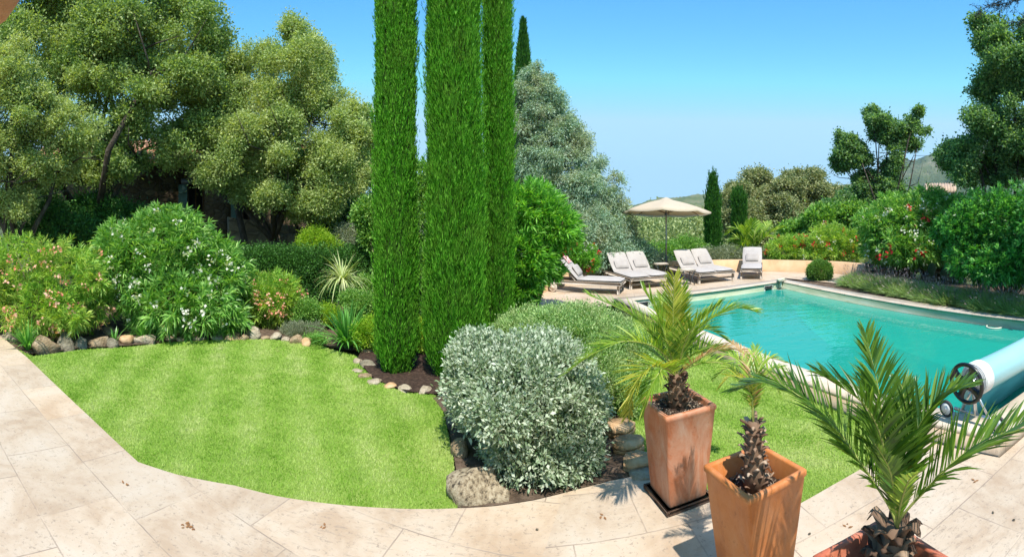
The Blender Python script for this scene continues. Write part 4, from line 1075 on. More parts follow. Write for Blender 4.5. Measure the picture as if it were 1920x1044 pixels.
# hedge
hb = [bl(x, 545, 12.6, 50, 82, .55) for x in range(470, 700, 30)] + [bl(x, 500, 12.7, 40, 38, .6) for x in range(475, 700, 28)]
shrub('hedge', 'dark clipped hedge behind the small pink oleander', 'hedge', hb, 'hedge', 3600, 22, .12, .05, .03, stems=0, face=.4)
shrub('lime_shrub', 'bright lime green shrub rising above the hedge', 'shrub', [bl(592, 450, 13.3, 32, 22), bl(610, 465, 13.2, 35, 18), bl(575, 462, 13.3, 20, 14)], 'lime', 500, 26, .12, .05, .03, stems=4)
shrub('grey_shrub', 'grey leaved shrub behind the hedge near the left cypress', 'shrub', [bl(660, 445, 13.6, 40, 24), bl(672, 480, 13.2, 30, 26), bl(690, 460, 13.2, 20, 35)], 'greyshrub', 600, 26, .13, .055, .022, stems=4)
shrub('laurel', 'broad leaved light shrub behind the left cypress', 'shrub', [bl(690, 400, 12.4, 28, 28), bl(700, 440, 12.4, 25, 30), bl(800, 420, 12, 30, 90), bl(790, 340, 12, 22, 40), bl(690, 560, 11, 25, 40), bl(795, 530, 10, 20, 60)], 'shrub', 1300, 24, .12, .09, .04, stems=6)
shrub('round_shrub', 'dark rounded shrub left of the sword leaved plant', 'shrub', [bl(573, 585, 9.9, 28, 22)], 'shrub', 340, 30, .08, .04, .022, stems=3)
shrub('round_shrub', 'yellow green low shrub under the sword leaved plant', 'shrub', [bl(615, 590, 10, 24, 17)], 'lime', 260, 26, .08, .035, .02, stems=3)
shrub('round_shrub', 'low dark green shrub right of the sword leaved plant', 'shrub', [bl(675, 570, 9.6, 30, 22), bl(660, 560, 9.8, 20, 14)], 'shrub', 340, 30, .08, .04, .022, stems=3)
shrub('lavender_cushion', 'grey green lavender cushion behind the edging stones', 'shrub', [bl(556, 622, 9.5, 28, 14), bl(590, 618, 9.5, 14, 10)], 'greyshrub', 260, 30, .06, .07, .006, up=.9, stems=0)
shrub('lime_shrub', 'bright lime shrub between agapanthus and left cypress', 'shrub', [bl(688, 628, 8.4, 24, 25), bl(697, 610, 8.6, 14, 16)], 'lime', 420, 28, .07, .035, .02, stems=3)
shrub('lime_shrub', 'small lime shrub glowing between the two big cypresses', 'shrub', [bl(792, 622, 8.3, 17, 24), bl(787, 640, 8.2, 12, 18)], 'lime', 240, 28, .07, .035, .02, stems=3)
shrub('low_shrub', 'small green cushion at the stones left of agapanthus', 'shrub', [bl(590, 645, 8.9, 22, 14)], 'shrub', 180, 28, .06, .035, .02, stems=0)

def tuft(name, label, cat, c, n, L, W, mat, spread=.9, seg=5, up=1.0, r0=.05, parent=None, stemmed=0, part='leaves'):
    """Arching strap leaves from one crown, each a tapering ribbon of several faces."""
    t = parent or thing(name, label, cat, c)
    c = Vector(c); V = []; Fs = []
    for i in range(n):
        a = R.uniform(0, 2 * math.pi); lean = R.uniform(.1, 1) * spread; l = L * R.uniform(.6, 1.1)
        d = Vector((math.sin(a) * lean, math.cos(a) * lean, up)).normalized(); side = Vector((math.cos(a), -math.sin(a), 0))
        p = c + Vector((math.sin(a) * r0, math.cos(a) * r0, 0)) * R.random() + Vector((0, 0, R.uniform(0, stemmed)))
        b = len(V)
        for k in range(seg + 1):
            f = k / seg; w_ = W * (1 - f) ** .6 * (.6 + .4 * min(1, f * 4)) / 2
            V += [tuple(p - side * w_), tuple(p + side * w_)]
            p = p + d * (l / seg); d = (d + Vector((0, 0, -.28 * (lean + .12)))).normalized()
        Fs += [(b + 2 * k, b + 2 * k + 1, b + 2 * k + 3, b + 2 * k + 2) for k in range(seg)]
    mesh(part, V, np.array(Fs), M[mat], t)
    return t
tuft('agapanthus', 'dark green strap leaved clump at the lawn edge left of the cypresses', 'plant', pt(650, 652, LZ), 170, .85, .05, 'strap', 1.05)
tuft('daylily', 'light green strap leaved tuft beside the terrace corner', 'plant', pt(52, 655, LZ), 60, .6, .04, 'strap', .9)
tuft('grass_tuft', 'fine green grass tuft behind the pale edging stones', 'plant', pt(268, 634, LZ), 190, .5, .018, 'strap', 1.1)
tuft('daylily', 'small strap leaved tuft under the right of the white oleander', 'plant', pt(445, 628, LZ), 26, .4, .025, 'strap', .9)
tuft('daylily', 'thin leaved tuft near the brown block under the white oleander', 'plant', pt(215, 640, LZ), 22, .3, .022, 'strap', .9)
yc = pt(634, 604, LZ); yt = thing('sword_plant', 'spiky variegated sword leaved plant on a thin bent stem', 'plant', yc)
mb = MB(); ytop = p3(641, 548, yc.length); mb.tube([yc, p3(632, 580, yc.xy.length), p3(641, 545, yc.xy.length)], [.035, .028, .03], 7); mb.build('stem', M['palebark'], yt, smooth=True)
tuft('', '', '', tuple(p3(641, 535, yc.xy.length)), 150, .82, .032, 'yucca', 2.6, up=1.0, r0=.03, parent=yt, stemmed=.14)

# silver shrub and green mound
sb0 = [bl(985, 725, 4.95, 110, 80, .7), bl(915, 720, 5.1, 75, 80, .5), bl(1060, 760, 4.95, 70, 80, .5), bl(1000, 830, 4.7, 85, 80, .5), bl(890, 670, 5.3, 45, 40, .35), bl(1055, 860, 4.65, 60, 55, .35), bl(1010, 680, 5.2, 80, 45, .5)]
sb = sb0 + lobes(sb0, 7, .40)
t = shrub('silver_shrub', 'big rounded silver leaved shrub in front of the cypresses', 'shrub', sb, 'silver', 3900, 21, .065, .052, .025, zmin=-.21, up=.45, shell=(.72, 1.12), stems=90, rnd=.9, face=.6, gap=(.42, -.55))
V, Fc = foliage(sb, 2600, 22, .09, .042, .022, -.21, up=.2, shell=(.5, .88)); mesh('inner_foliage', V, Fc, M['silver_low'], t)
def sprigs(blobs, n, L, mat, parent, leaf=.03):
    c, d = blob_points(blobs, n, (1.0, 1.05), -.1, keep_inside=1.0)
    mb = MB(); Ps = []; Ds = []
    for p, q in zip(c, d):
        ax = Vector(q) * .7 + Vector((0, 0, .5)) + Vector(R.normal(size=3)) * .3; ax.normalize(); l = L * R.uniform(.5, 1.2)
        s = Vector(p) - ax * l * .5; e = Vector(p) + ax * l * .5
        mb.tube([s, e], [.003, .0015], 4, False)
        for k in range(12):
            f = k / 12; Ps.append(s.lerp(e, f)); Ds.append(Vector(rdirs(1)[0]) + ax * .6)
    mesh('sprays', *join([(np.array(mb.v), np.array(mb.f)), leaf_arrays(np.array(Ps), np.array(Ds), leaf, leaf * .48)]), M[mat], parent)
sprigs(sb, 620, .26, 'silver', t, .042)
gb = [bl(1080, 650, 6.8, 120, 75, .85), bl(1010, 640, 7.2, 80, 62, .7), bl(1150, 670, 6.7, 70, 65, .6), bl(1110, 710, 6.2, 90, 65, .6), bl(1170, 730, 6.0, 45, 50, .4), bl(960, 640, 7.4, 40, 45, .5)]
t = shrub('mounded_shrub', 'low green dome shaped shrub between silver shrub and pool', 'shrub', gb, 'mound', 6200, 24, .06, .036, .014, zmin=-.24, up=.55, shell=(.78, 1.06), stems=60, rnd=.8, gap=(.5, -.75))
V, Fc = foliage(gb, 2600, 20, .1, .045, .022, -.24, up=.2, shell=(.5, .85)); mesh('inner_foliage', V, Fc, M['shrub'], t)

# right hand planting
shrub('oleander', 'white flowering oleander above the dry stone wall', 'oleander', [bl(1680, 425, 14.5, 60, 60), bl(1740, 410, 14.5, 60, 60), bl(1650, 450, 14.4, 35, 42), bl(1720, 455, 14.3, 90, 45), bl(1790, 420, 14, 40, 55)], 'oleander', 2700, 17, .1, .20, .032, zmin=.1, kindf='w', flowers=[('fl_white', 44, .085), ('fl_red', 9, .12)], stems=30)
shrub('pittosporum', 'large glossy dark green bush at the right edge above the lavender', 'shrub', [bl(1850, 420, 12, 80, 65), bl(1900, 430, 11.5, 60, 85), bl(1830, 480, 11.6, 60, 50), bl(1960, 440, 11, 70, 100), bl(1900, 490, 11.2, 90, 45), bl(1800, 440, 12.3, 35, 50), bl(1990, 440, 10.3, 70, 110)], 'oleander_dark', 4200, 15, .1, .135, .04, zmin=-.1, kindf='w', stems=30, up=.4)
shrub('oleander', 'oleander with red flowers beside the single lounger at right', 'oleander', [bl(1475, 470, 18, 42, 26), bl(1500, 465, 18.2, 35, 24)], 'oleander_yellow', 1000, 16, .1, .15, .024, zmin=.1, kindf='w', flowers=[('fl_red', 13, .08)], stems=10)
shrub('oleander', 'taller oleander with red and white flowers left of the stone wall', 'oleander', [bl(1555, 455, 17.6, 45, 36), bl(1590, 462, 17.4, 35, 30), bl(1535, 475, 17.4, 35, 22)], 'oleander_yellow', 1400, 16, .1, .15, .024, zmin=.1, kindf='w', flowers=[('fl_red', 12, .08), ('fl_white', 9, .07)], stems=10)
shrub('fig_shrub', 'broad leaved green shrub behind the red flowered oleanders', 'shrub', [bl(1550, 415, 21, 45, 25), bl(1600, 410, 21, 35, 28), bl(1500, 440, 21.5, 40, 22)], 'shrub', 1000, 24, .2, .16, .09, zmin=-.5, stems=6)
shrub('grey_groundcover', 'grey green low plants behind the wall between the two cypresses', 'shrub', [bl(1370, 478, 18.5, 45, 14), bl(1420, 480, 18.5, 45, 13), bl(1330, 480, 18.3, 30, 12)], 'greyshrub', 700, 28, .12, .10, .02, zmin=.1, stems=0)
shrub('low_shrub', 'green low shrubs behind the wall under the parasol', 'shrub', [bl(1240, 478, 19.5, 45, 22), bl(1290, 470, 20.5, 40, 26), bl(1200, 480, 18.5, 30, 20)], 'shrub', 900, 26, .15, .09, .04, zmin=-.3, stems=0)
shrub('box_ball', 'clipped round bush standing at the far pool corner', 'topiary', [bl(1537, 510, 15.0, 24, 22)], 'box', 900, 30, .05, .035, .02, zmin=-.02, shell=(.82, 1.0), stems=4, droop=0)
# lavender row
def lavender():
    a, b = pt(1585, 538, 0), pt(1915, 596, 0)
    labs = ['lavender clump nearest the round clipped bush', 'second lavender clump from the round bush', 'lavender clump where the peach wall meets the stone wall', 'lavender clump under the left end of the stone wall', 'pale lavender clump before the middle of the stone wall',
            'lavender clump in front of the cactus pads', 'lavender clump right of the cactus pads', 'lavender clump under the left of the glossy bush', 'lavender clump before the glossy bush shade', 'nearest lavender clump at the right edge of the bed', 'lavender clump running out of the picture at right']
    m = len(labs)
    for i in range(m):
        t_ = i / (m - 1) * 1.02
        base = a.lerp(b, t_); base.z = 0; out = (base - a.lerp(b, .5)); nrm = Vector((.99, .12, 0))
        c = base + nrm * R.uniform(.42, .62)
        t = thing('lavender', labs[i], 'lavender', c, group='lavender clumps beside the pool')
        n = 4200; u = rdirs(n); u[:, 2] = abs(u[:, 2]) * 1.1 + .1; u = unit(u)
        P = np.array(c) + u * np.array([.19, .22, .02]) * R.random((n, 1)) * 2.2
        L = R.uniform(.24, .42, n)
        V1 = leaf_arrays(P, u * [1, 1, 1.1] + rdirs(n) * .18, L, .010)
        mesh('foliage', *V1, M['lavender'], t)
        n2 = 130; u = rdirs(n2); u[:, 2] = abs(u[:, 2]) * 1.1 + .3; u = unit(u + np.array([-.3, .1, 0]))
        P = np.repeat([np.array(c)], n2, 0) + R.normal(size=(n2, 3)) * [.05, .05, 0]; L2 = R.uniform(.48, .72, n2)
        st = leaf_arrays(P, u, L2, .005)
        tip = P + u * (L2 - .07)[:, None]; fl = leaf_arrays(tip, u, .085, .016)
        mesh('flower_spikes', *join([st, fl]), M['lavflower'], t)
lavender()
# cactus pads
t = thing('prickly_pear', 'dark round cactus pads leaning on the dry stone wall', 'cactus', pt(1752, 530, 0))
for px, py, r_, s in ((1747, 506, 12.9, .17), (1770, 515, 12.7, .17), (1722, 520, 13.1, .12), (1790, 522, 12.5, .14)):
    mb = MB(); c = p3(px, py, r_); bmx = []
    for i in range(7):
        ph = math.pi * i / 6; 
        for k in range(14):
            th = 2 * math.pi * k / 14; bmx.append((c.x + s * math.sin(ph) * math.cos(th), c.y + .025 * math.cos(ph) * 1.2, c.z + s * 1.15 * math.sin(ph) * math.sin(th)))
    mb.add(bmx, [(i * 14 + k, i * 14 + (k + 1) % 14, (i + 1) * 14 + (k + 1) % 14, (i + 1) * 14 + k) for i in range(6) for k in range(14)])
    mb.build('pad', M['cactus'], t, smooth=True)

# right hand trees
tw = [bl(1600, 290, 22, 38, 24), bl(1590, 270, 22, 22, 18), bl(1575, 305, 22, 24, 16), bl(1665, 240, 22.3, 42, 34), bl(1700, 250, 22.3, 28, 26), bl(1650, 225, 22, 28, 18), bl(1632, 208, 22.3, 14, 9), bl(1722, 207, 22.3, 10, 8), bl(1725, 245, 22.5, 18, 14), bl(1672, 300, 22, 22, 32), bl(1668, 345, 22, 28, 26), bl(1620, 345, 22.3, 36, 30), bl(1600, 385, 22, 40, 26), bl(1650, 385, 22, 36, 26), bl(1580, 250, 22, 12, 9)]
tree('twisted_oak', 'open branched dark tree with bare upper limbs against the sky', pr(1645, 22, -1), tw, 'dark_oak', 4200, 34, .26, .12, .065, .11, fork=.3, sub=2, dens=.95, gap=(1.0, -.1), bend=.2, shell=(.25, 1.2), face=.8)
rt = [bl(1890, 120, 14, 60, 70), bl(1880, 220, 14, 80, 60), bl(1830, 285, 14, 65, 45), bl(1910, 300, 13.8, 80, 60), bl(1860, 65, 14.2, 45, 35), bl(1960, 150, 14, 80, 120), bl(1790, 290, 14.2, 40, 30), bl(1845, 160, 14.1, 30, 26), bl(1850, 330, 14, 70, 25), bl(1820, 240, 14, 28, 18)]
tree('dark_oak_tree', 'tall dark oak filling the right edge of the picture', pr(1905, 14, GZ), rt, 'dark_oak', 5600, 34, .24, .085, .05, .15, fork=.3, sub=0, gap=(1.2, -.35), bend=.12, shell=(.2, 1.3), face=.7)
ft = [bl(1400, 360, 38, 48, 42), bl(1450, 345, 39, 50, 36), bl(1430, 400, 37, 75, 45), bl(1390, 420, 37, 40, 40), bl(1470, 400, 38, 40, 50)]
tree('round_oak', 'broad olive green oak left of a pair behind the small cypresses', pr(1430, 38, -6), ft, 'oak_far', 6000, 34, .5, .17, .10, .4, fork=.5)
ft = [bl(1520, 360, 41, 50, 38), bl(1570, 370, 42, 45, 35), bl(1530, 410, 40, 65, 40), bl(1490, 350, 41, 30, 30)]
tree('round_oak', 'second broad olive green oak reaching behind the open branched tree', pr(1530, 41, -7), ft, 'oak_far', 5200, 34, .5, .17, .10, .4, fork=.5)
ft = [bl(1600, 380, 30, 40, 22), bl(1560, 395, 30, 30, 20)]
tree('round_oak', 'small green tree low behind the open branched tree', pr(1590, 30, -4), ft, 'dark_oak', 900, 34, .35, .2, .12, .25, fork=.5)
# conifer branch reaching in at the top right
def pine():
    t = thing('pine_tree', 'dark pine whose needled branch hangs into the top right corner', 'tree', pr(2130, 11.6, GZ))
    mb = MB(); b0 = pr(2130, 11.6, GZ); tp = p3(2110, -120, 11.6); mb.tube([b0, p3(2120, 100, 11.6), tp], [.16, .12, .06], 8)
    Ps = []; Ds = []
    for (x0, y0, x1, y1) in ((2060, -60, 1830, 22), (2060, -40, 1868, 12), (2060, 0, 1895, 45), (2060, -90, 1850, -20), (2050, 40, 1935, 60)):
        s, e = p3(x0 + 50, y0, 11.6), p3(x1, y1, 11.0); m = s.lerp(e, .5) + Vector((0, 0, .15)); mb.tube([s, m, e], [.03, .018, .006], 5)
        for i in range(90):
            f = R.uniform(.35, 1); q = m.lerp(e, (f - .5) * 2) if f > .5 else s.lerp(m, f * 2)
            dd = Vector(rdirs(1)[0]) * .8 + (e - s).normalized() * .5 + Vector((0, 0, -.2)); l = R.uniform(.15, .4); e2 = q + dd.normalized() * l
            mb.tube([q, e2], [.005, .002], 4, False)
            for k in range(16): Ps.append(q.lerp(e2, R.random())); Ds.append(Vector(rdirs(1)[0]) + dd * .6)
    mb.build('trunk', M['bark'], t, smooth=True)
    mesh('needles', *leaf_arrays(np.array(Ps), np.array(Ds), .075, .012), M['needle'], t)
pine()

# tiled roof glimpsed at right
t = thing('far_house', 'tiled roof and wall of a house behind the dark oak', 'house', pr(1775, 26, -1))
a, b = pr(1735, 26, 0), pr(1790, 26, 0); zr = zat(361, 26); d = (b - a).normalized(); nn = Vector((-d.y, d.x, 0))
mb = MB(); mb.box((a + b) / 2 + nn * 1.6 + Vector((0, 0, zr / 2 - .3)), ((b - a).length - .3, 3, zr + .6), Matrix.Rotation(math.atan2(d.y, d.x), 3, 'Z')); mb.build('wall', M['gardenstone'], t)
mb = MB()
for i in range(11):
    q = a + d * ((b - a).length * i / 10) + Vector((0, 0, zr)); mb.tube([q, q + nn * 2.2 + Vector((0, 0, .5))], .14, 6)
q0 = a + Vector((0, 0, zr)); q1 = b + Vector((0, 0, zr)); u_ = nn * 2.2 + Vector((0, 0, .5)); mb.add([q0, q1, q1 + u_, q0 + u_], [(0, 1, 2, 3)])
mb.build('roof', M['rooftile_pale'], t)

# small palm behind the wall
def frond(pts, leafL, leafW, mat, parent, n=46, name='frond', rr=.008, updir=None, vee=.5, start=.18, fwd=.75, drp=.12, rmat='rachis', tipl=.35, jit=.1):
    """A pinnate frond along a curve: rachis plus two rows of narrow leaflets."""
    P = smooth_line([Vector(p) for p in pts], 8); m = len(P)
    cum = [0]
    for i in range(1, m): cum.append(cum[-1] + (P[i] - P[i - 1]).length)
    T = cum[-1]
    def at(f):
        s = f * T
        for i in range(1, m):
            if cum[i] >= s:
                q = (s - cum[i - 1]) / max(1e-6, cum[i] - cum[i - 1]); return P[i - 1].lerp(P[i], q), (P[i] - P[i - 1]).normalized()
        return P[-1], (P[-1] - P[-2]).normalized()
    mb = MB(); mb.tube(P, [rr * (1 - .8 * i / (m - 1)) for i in range(m)], 5)
    ro = mb.build(name, M[rmat], parent, smooth=True)
    V = []; Fs = []
    upv = Vector(updir) if updir else Vector((0, 0, 1))
    for i in range(n):
        f = start + (1 - start) * (i + R.uniform(0, .5)) / n; f = min(f, .995)
        p, d = at(f)
        s = d.cross(upv); s = s.normalized() if s.length > .05 else Vector((1, 0, 0)); nrm = s.cross(d)
        prof = min(1, (f - start) / .18 + .35) * (1 - (1 - tipl) * max(0, (f - .45) / .55) ** 1.3)
        for sg in (-1, 1):
            l = leafL * prof * R.uniform(.82, 1.08)
            dr = (d * (fwd + f * .5) + s * sg * (1.0 - .35 * f) + nrm * vee * (1 - .3 * f) + Vector(R.normal(size=3)) * jit).normalized()
            w_ = dr.cross(nrm).normalized() * leafW / 2 if R.random() > .3 else (dr.cross(Vector(rdirs(1)[0]))).normalized() * leafW / 2
            a1 = p + dr * l * .35; d2 = (dr + Vector((0, 0, -drp))).normalized(); a2 = a1 + d2 * l * .35; d3 = (d2 + Vector((0, 0, -drp))).normalized(); a3 = a2 + d3 * l * .3
            b = len(V)
            V += [tuple(p - w_ * .35), tuple(p + w_ * .35), tuple(a1 - w_), tuple(a1 + w_), tuple(a2 - w_ * .7), tuple(a2 + w_ * .7), tuple(a3)]
            Fs += [(b, b + 1, b + 3, b + 2), (b + 2, b + 3, b + 5, b + 4), (b + 4, b + 5, b + 6)]
    mesh('leaflets', V, Fs, M[mat], ro)
    return ro
def husk_trunk(parent, base, top, r0, r1, n, stub, mat, inner='bark'):
    mb = MB(); b, t_ = Vector(base), Vector(top); mb.tube([b, b.lerp(t_, .35), b.lerp(t_, .75), t_], [r0, r0 * .95, (r0 + r1) / 2, r1], 12)
    tr = mb.build('trunk', M['husk'], parent, smooth=True)
    V = []; Fs = []
    for i in range(n):
        f = (i + .5) / n; a = i * 2.399; rr = r0 + (r1 - r0) * f
        p = b.lerp(t_, f * .95); o = Vector((math.sin(a), math.cos(a), 0)); s = Vector((math.cos(a), -math.sin(a), 0)); l = stub * R.uniform(.65, 1.25); w_ = stub * .34 * R.uniform(.8, 1.2)
        q = p + o * rr * .8; k = len(V); th = .22 * w_
        curve = [(0, 0), (.35, .45), (.75, .7), (1.0, .62 + R.uniform(-.25, .3))]
        for j, (oo, zz) in enumerate(curve):
            c = q + o * l * oo * .8 + Vector((0, 0, zz * l * .9)); ww = w_ * (1.15 - .28 * j)
            V += [tuple(c - s * ww), tuple(c + o * th + Vector((0, 0, -th)) ), tuple(c + s * ww), tuple(c - o * th * .5 + Vector((0, 0, th)))]
        for j in range(3):
            for e in range(4):
                Fs.append((k + j * 4 + e, k + j * 4 + (e + 1) % 4, k + (j + 1) * 4 + (e + 1) % 4, k + (j + 1) * 4 + e))
        Fs.append((k + 12, k + 13, k + 14, k + 15))
    mesh('old_leaf_bases', V, np.array(Fs), M[mat], parent)
    return tr
t = thing('small_palm', 'young palm with arching fronds behind the single lounger', 'palm', pr(1410, 19, 0.2))
pc = p3(1408, 478, 19)
for x, y, mx, my in ((1362, 440, 1385, 430), (1360, 458, 1385, 448), (1412, 412, 1408, 440), (1420, 415, 1415, 440), (1442, 415, 1428, 440), (1470, 425, 1440, 440), (1395, 425, 1398, 445), (1460, 450, 1435, 445), (1375, 475, 1390, 460), (1403, 415, 1404, 440)):
    frond([pc, p3(mx, my, 19 + R.uniform(-.4, .4)), p3(x, y, 19 + R.uniform(-.8, .8))], .56, .045, 'frond', t, n=30, rr=.014)

# ------------------------------------------------------------------ valley woodland and hills
def valley():
    blobs = []
    for i in range(230):
        th = R.uniform(.14, .82); r = R.uniform(30, 130) if i % 3 else R.uniform(28, 60)
        x, y = r * math.sin(th), r * math.cos(th); g = ground_h(x, y)
        s = R.uniform(1.6, 3.0); h = R.uniform(2.4, 4.0)
        topz = min(EYE - .010 * r - R.uniform(.0, .05) * 25 + (r / 130) * .2, g + 11)
        blobs.append((x, y, topz - h, s * 1.5, s * 1.5, h))
    V, Fc = foliage(lobes(blobs, 9, .42), 15000, 30, .45, .22, .13, zmin=-30, up=.4, shell=(.7, 1.06), face=.15)
    o = mesh('woodland', V, Fc, M['wood_far'], loc=(20, 60, -5)); put(o, 'olive and oak woodland filling the valley beyond the pool', 'woodland', kind='stuff')
valley()
def hill(name, label, prof, r, depth, mat, foot=-20, rough=1.0):
    """Rounded ridge whose skyline passes through (px, py) at distance r."""
    px = [p[0] for p in prof]; m = 90; V = []; rows_ = 14
    for j in range(rows_ + 1):
        f = j / rows_; g = math.sin(f * math.pi) ** .8 if 0 < f < 1 else 0
        for i in range(m + 1):
            x = px[0] + (px[-1] - px[0]) * i / m; y = float(np.interp(x, px, [p[1] for p in prof]))
            rr_ = r + depth * (f - .5) * 2
            z = foot + (zat(y, r) - foot) * g + (rough * (math.sin(x * .21 + j * 1.7) + math.sin(x * .083 - j) + .6 * math.sin(x * .53 + j * 2.9))) * (1 if 0 < f < 1 else 0) * .5
            p = pr(x, rr_, z); V.append(tuple(p))
    W_ = m + 1
    Fs = [(j * W_ + i, j * W_ + i + 1, (j + 1) * W_ + i + 1, (j + 1) * W_ + i) for j in range(rows_) for i in range(m)]
    put(mesh(name, V, Fs, mat, smooth=True), label, kind='structure')
hill('hill', 'wooded green slope just beyond the valley', [(1000, 366), (1060, 362), (1120, 369), (1160, 381), (1185, 392), (1230, 398), (1262, 391), (1290, 384), (1330, 388), (1400, 380), (1500, 372)], 260, 110, M['hill'], -25, 1.4)
hill('hill', 'blue green far ridge behind the parasol', [(1150, 392), (1190, 384), (1215, 377), (1240, 372), (1262, 371), (1300, 367), (1340, 363), (1400, 358), (1500, 352), (1600, 345), (1660, 352)], 900, 300, M['hill'], -30, 3)
hill('mountain', 'hazy rocky mountain behind the open branched tree', [(1560, 372), (1600, 352), (1640, 325), (1670, 312), (1700, 302), (1722, 299), (1745, 292), (1770, 287), (1830, 270), (1900, 262), (2000, 280), (2100, 330)], 1500, 500, M['rockhill'], -40, 8)
# haze: the air between here and the hills
mb = MB(); mb.box((0, 300, 97), (4700, 4700, 266)); 
m, nt_, out_ = new_mat('air'); pv = nt_.nodes.new('ShaderNodeVolumePrincipled')
pv.inputs['Color'].default_value = (0.62, 0.86, 1.0, 1); pv.inputs['Density'].default_value = 0.0001; pv.inputs['Anisotropy'].default_value = 0.3
nt_.links.new(pv.outputs[0], out_.inputs['Volume'])
hz = mb.build('haze', m); put(hz, 'thin summer haze over the valley and hills', kind='stuff')

# ------------------------------------------------------------------ loungers
def copy_tree(o, parent=None):
    c = o.copy(); COL.objects.link(c); c.parent = parent
    for ch in o.children: copy_tree(ch, c)
    return c
def pillow_mb(c, d, rot, puff=.5):
    """Soft cushion: a box subdivided and puffed."""
    mb = MB(); n = 8; V = []; Fs = []
    for s in (-1, 1):
        for i in range(n + 1):
            for j in range(n + 1):
                u, v = i / n * 2 - 1, j / n * 2 - 1
                e = max(0, (1 - u ** 4) * (1 - v ** 4)) ** .5
                q = 1 - .06 * (u * u * v * v) 
                V.append(rot @ Vector((u * d[0] / 2 * q, v * d[1] / 2 * q, s * d[2] / 2 * (puff * e + (1 - puff) * min(1, e * 3)))) + Vector(c))
    W_ = n + 1
    for i in range(n):
        for j in range(n):
            a = i * W_ + j; Fs.append((a, a + W_, a + W_ + 1, a + 1)[::-1]); b = W_ * W_; Fs.append((b + a, b + a + W_, b + a + W_ + 1, b + a + 1))
    mb.add(V, Fs); return mb
def lounger(width, wheels, label, ang=48, towel=False, group='sun loungers on the deck'):
    """Local: +y towards the head, x across; feet at y = -1."""
    t = thing('sun_lounger' if width < 1 else 'double_sun_lounger', label, 'sun lounger', (0, 0, 0), group=group)
    w2 = width / 2; H = .31; hy = .22
    fr = MB()
    for sx in (-1, 1): fr.box((sx * (w2 - .03), 0, H - .045), (.055, 1.96, .09), bev=.006)
    if width > 1: fr.box((0, 0, H - .05), (.055, 1.9, .08), bev=.006)
    fr.box((0, -.97, H - .04), (width - .115, .05, .08), bev=.006); fr.box((0, .97, H - .06), (width - .115, .05, .07), bev=.006)
    fr.box((0, -.9, .12), (width - .16, .03, .05), bev=.004)
    for k in range(15): fr.box((0, -.9 + k * .078, H - .012), (width - .12, .055, .018))
    fr.build('frame', M['teak'], t, local=True)
    for sx in (-1, 1):
        lg_ = MB(); lg_.box((sx * (w2 - .04), -.9, H / 2 - .04), (.065, .065, H - .075), bev=.006); lg_.build('leg', M['teak'], t, local=True)
        if not wheels:
            lg_ = MB(); lg_.box((sx * (w2 - .04), .84, H / 2 - .04), (.065, .065, H - .075), bev=.006); lg_.build('leg', M['teak'], t, local=True)
        else:
            wh = MB(); wh.ring((sx * (w2 + .0), .86, .115), (1, 0, 0), .095, .02, 22, 6); wh.tube([(sx * (w2 - .015), .86, .115), (sx * (w2 + .015), .86, .115)], .085, 18)
            wh.tube([(sx * (w2 - .06), .86, .115), (sx * (w2 + .03), .86, .115)], .02, 8); wh.build('wheel', M['teak'], t, local=True, smooth=False)
            bk = MB(); bk.box((sx * (w2 - .05), .86, .19), (.03, .1, .2), bev=.004); bk.build('wheel_bracket', M['teak'], t, local=True)
    a = rad(ang); L = .72; d = Vector((0, math.cos(a), math.sin(a))); rx = Matrix.Rotation(a, 3, 'X'); nz = Vector((0, -math.sin(a), math.cos(a)))
    h0 = Vector((0, hy, H))
    br = MB()
    for sx in (-1, 1): br.box(h0 + d * L / 2 + Vector((sx * (w2 - .08), 0, 0)) - nz * .02, (.04, L, .035), rx, .004)
    for k in range(8): br.box(h0 + d * (.06 + k * .085) - nz * .005, (width - .2, .055, .016), rx)
    br.build('backrest', M['teak'], t, local=True)
    for sx in (-1, 1):
        pp = MB(); pp.tube([h0 + d * L * .6 + Vector((sx * (w2 - .12), 0, -.02)), Vector((sx * (w2 - .12), .88, H - .03))], .014, 6); pp.build('prop', M['teak'], t, local=True)
    cols = [0] if width < 1 else [-width / 4, width / 4]; cw = width - .04 if width < 1 else width / 2 - .012
    for cx in cols:
        s = pillow_mb((cx, -.39, H + .035), (cw, 1.2, .085), Matrix.Identity(3), .25); s.build('seat_cushion', M['fabric'], t, smooth=True, local=True)
        b_ = pillow_mb(h0 + d * .37 + nz * .045 + Vector((cx, 0, 0)), (cw, .78, .085), rx, .25); b_.build('back_cushion', M['fabric'], t, smooth=True, local=True)
        pw = .44; p_ = pillow_mb(h0 + d * .22 + nz * .115 + Vector((cx, -.0, .02)), (pw, .32, .09), rx @ Matrix.Rotation(rad(8), 3, 'X'), .6); p_.build('pillow', M['pillow'], t, smooth=True, local=True)
    if towel:
        tw_ = MB(); c = h0 + d * .72 + nz * .06
        V = []
        for i in range(9):
            for j, (u, v) in enumerate(((-.22, .05), (-.1, .052), (.0, .05), (.05, .0), (.04, -.08), (-.06, -.13))):
                V.append(c + d * u + nz * v + Vector(((i / 8 - .5) * .34, 0, .006 * math.sin(i * 2.1 + j))))
        tw_.add(V, [(i * 6 + j, i * 6 + j + 1, (i + 1) * 6 + j + 1, (i + 1) * 6 + j) for i in range(8) for j in range(5)])
        o = tw_.build('towel', M['towel'], t, smooth=True, local=True)
    return t
def place(t, x, y, head_dir):
    """head_dir: compass angle (from +y clockwise) that the head end points to."""
    t.location = (x, y, 0); t.rotation_euler = (0, 0, -head_dir)
l1 = lounger(.70, True, 'wheeled single lounger at the left seen from its side', 47, towel=True); place(l1, 2.02, 12.72, rad(-66))
l2 = lounger(1.28, False, 'left double lounger standing before the parasol', 44); place(l2, 3.62, 13.75, rad(-12))
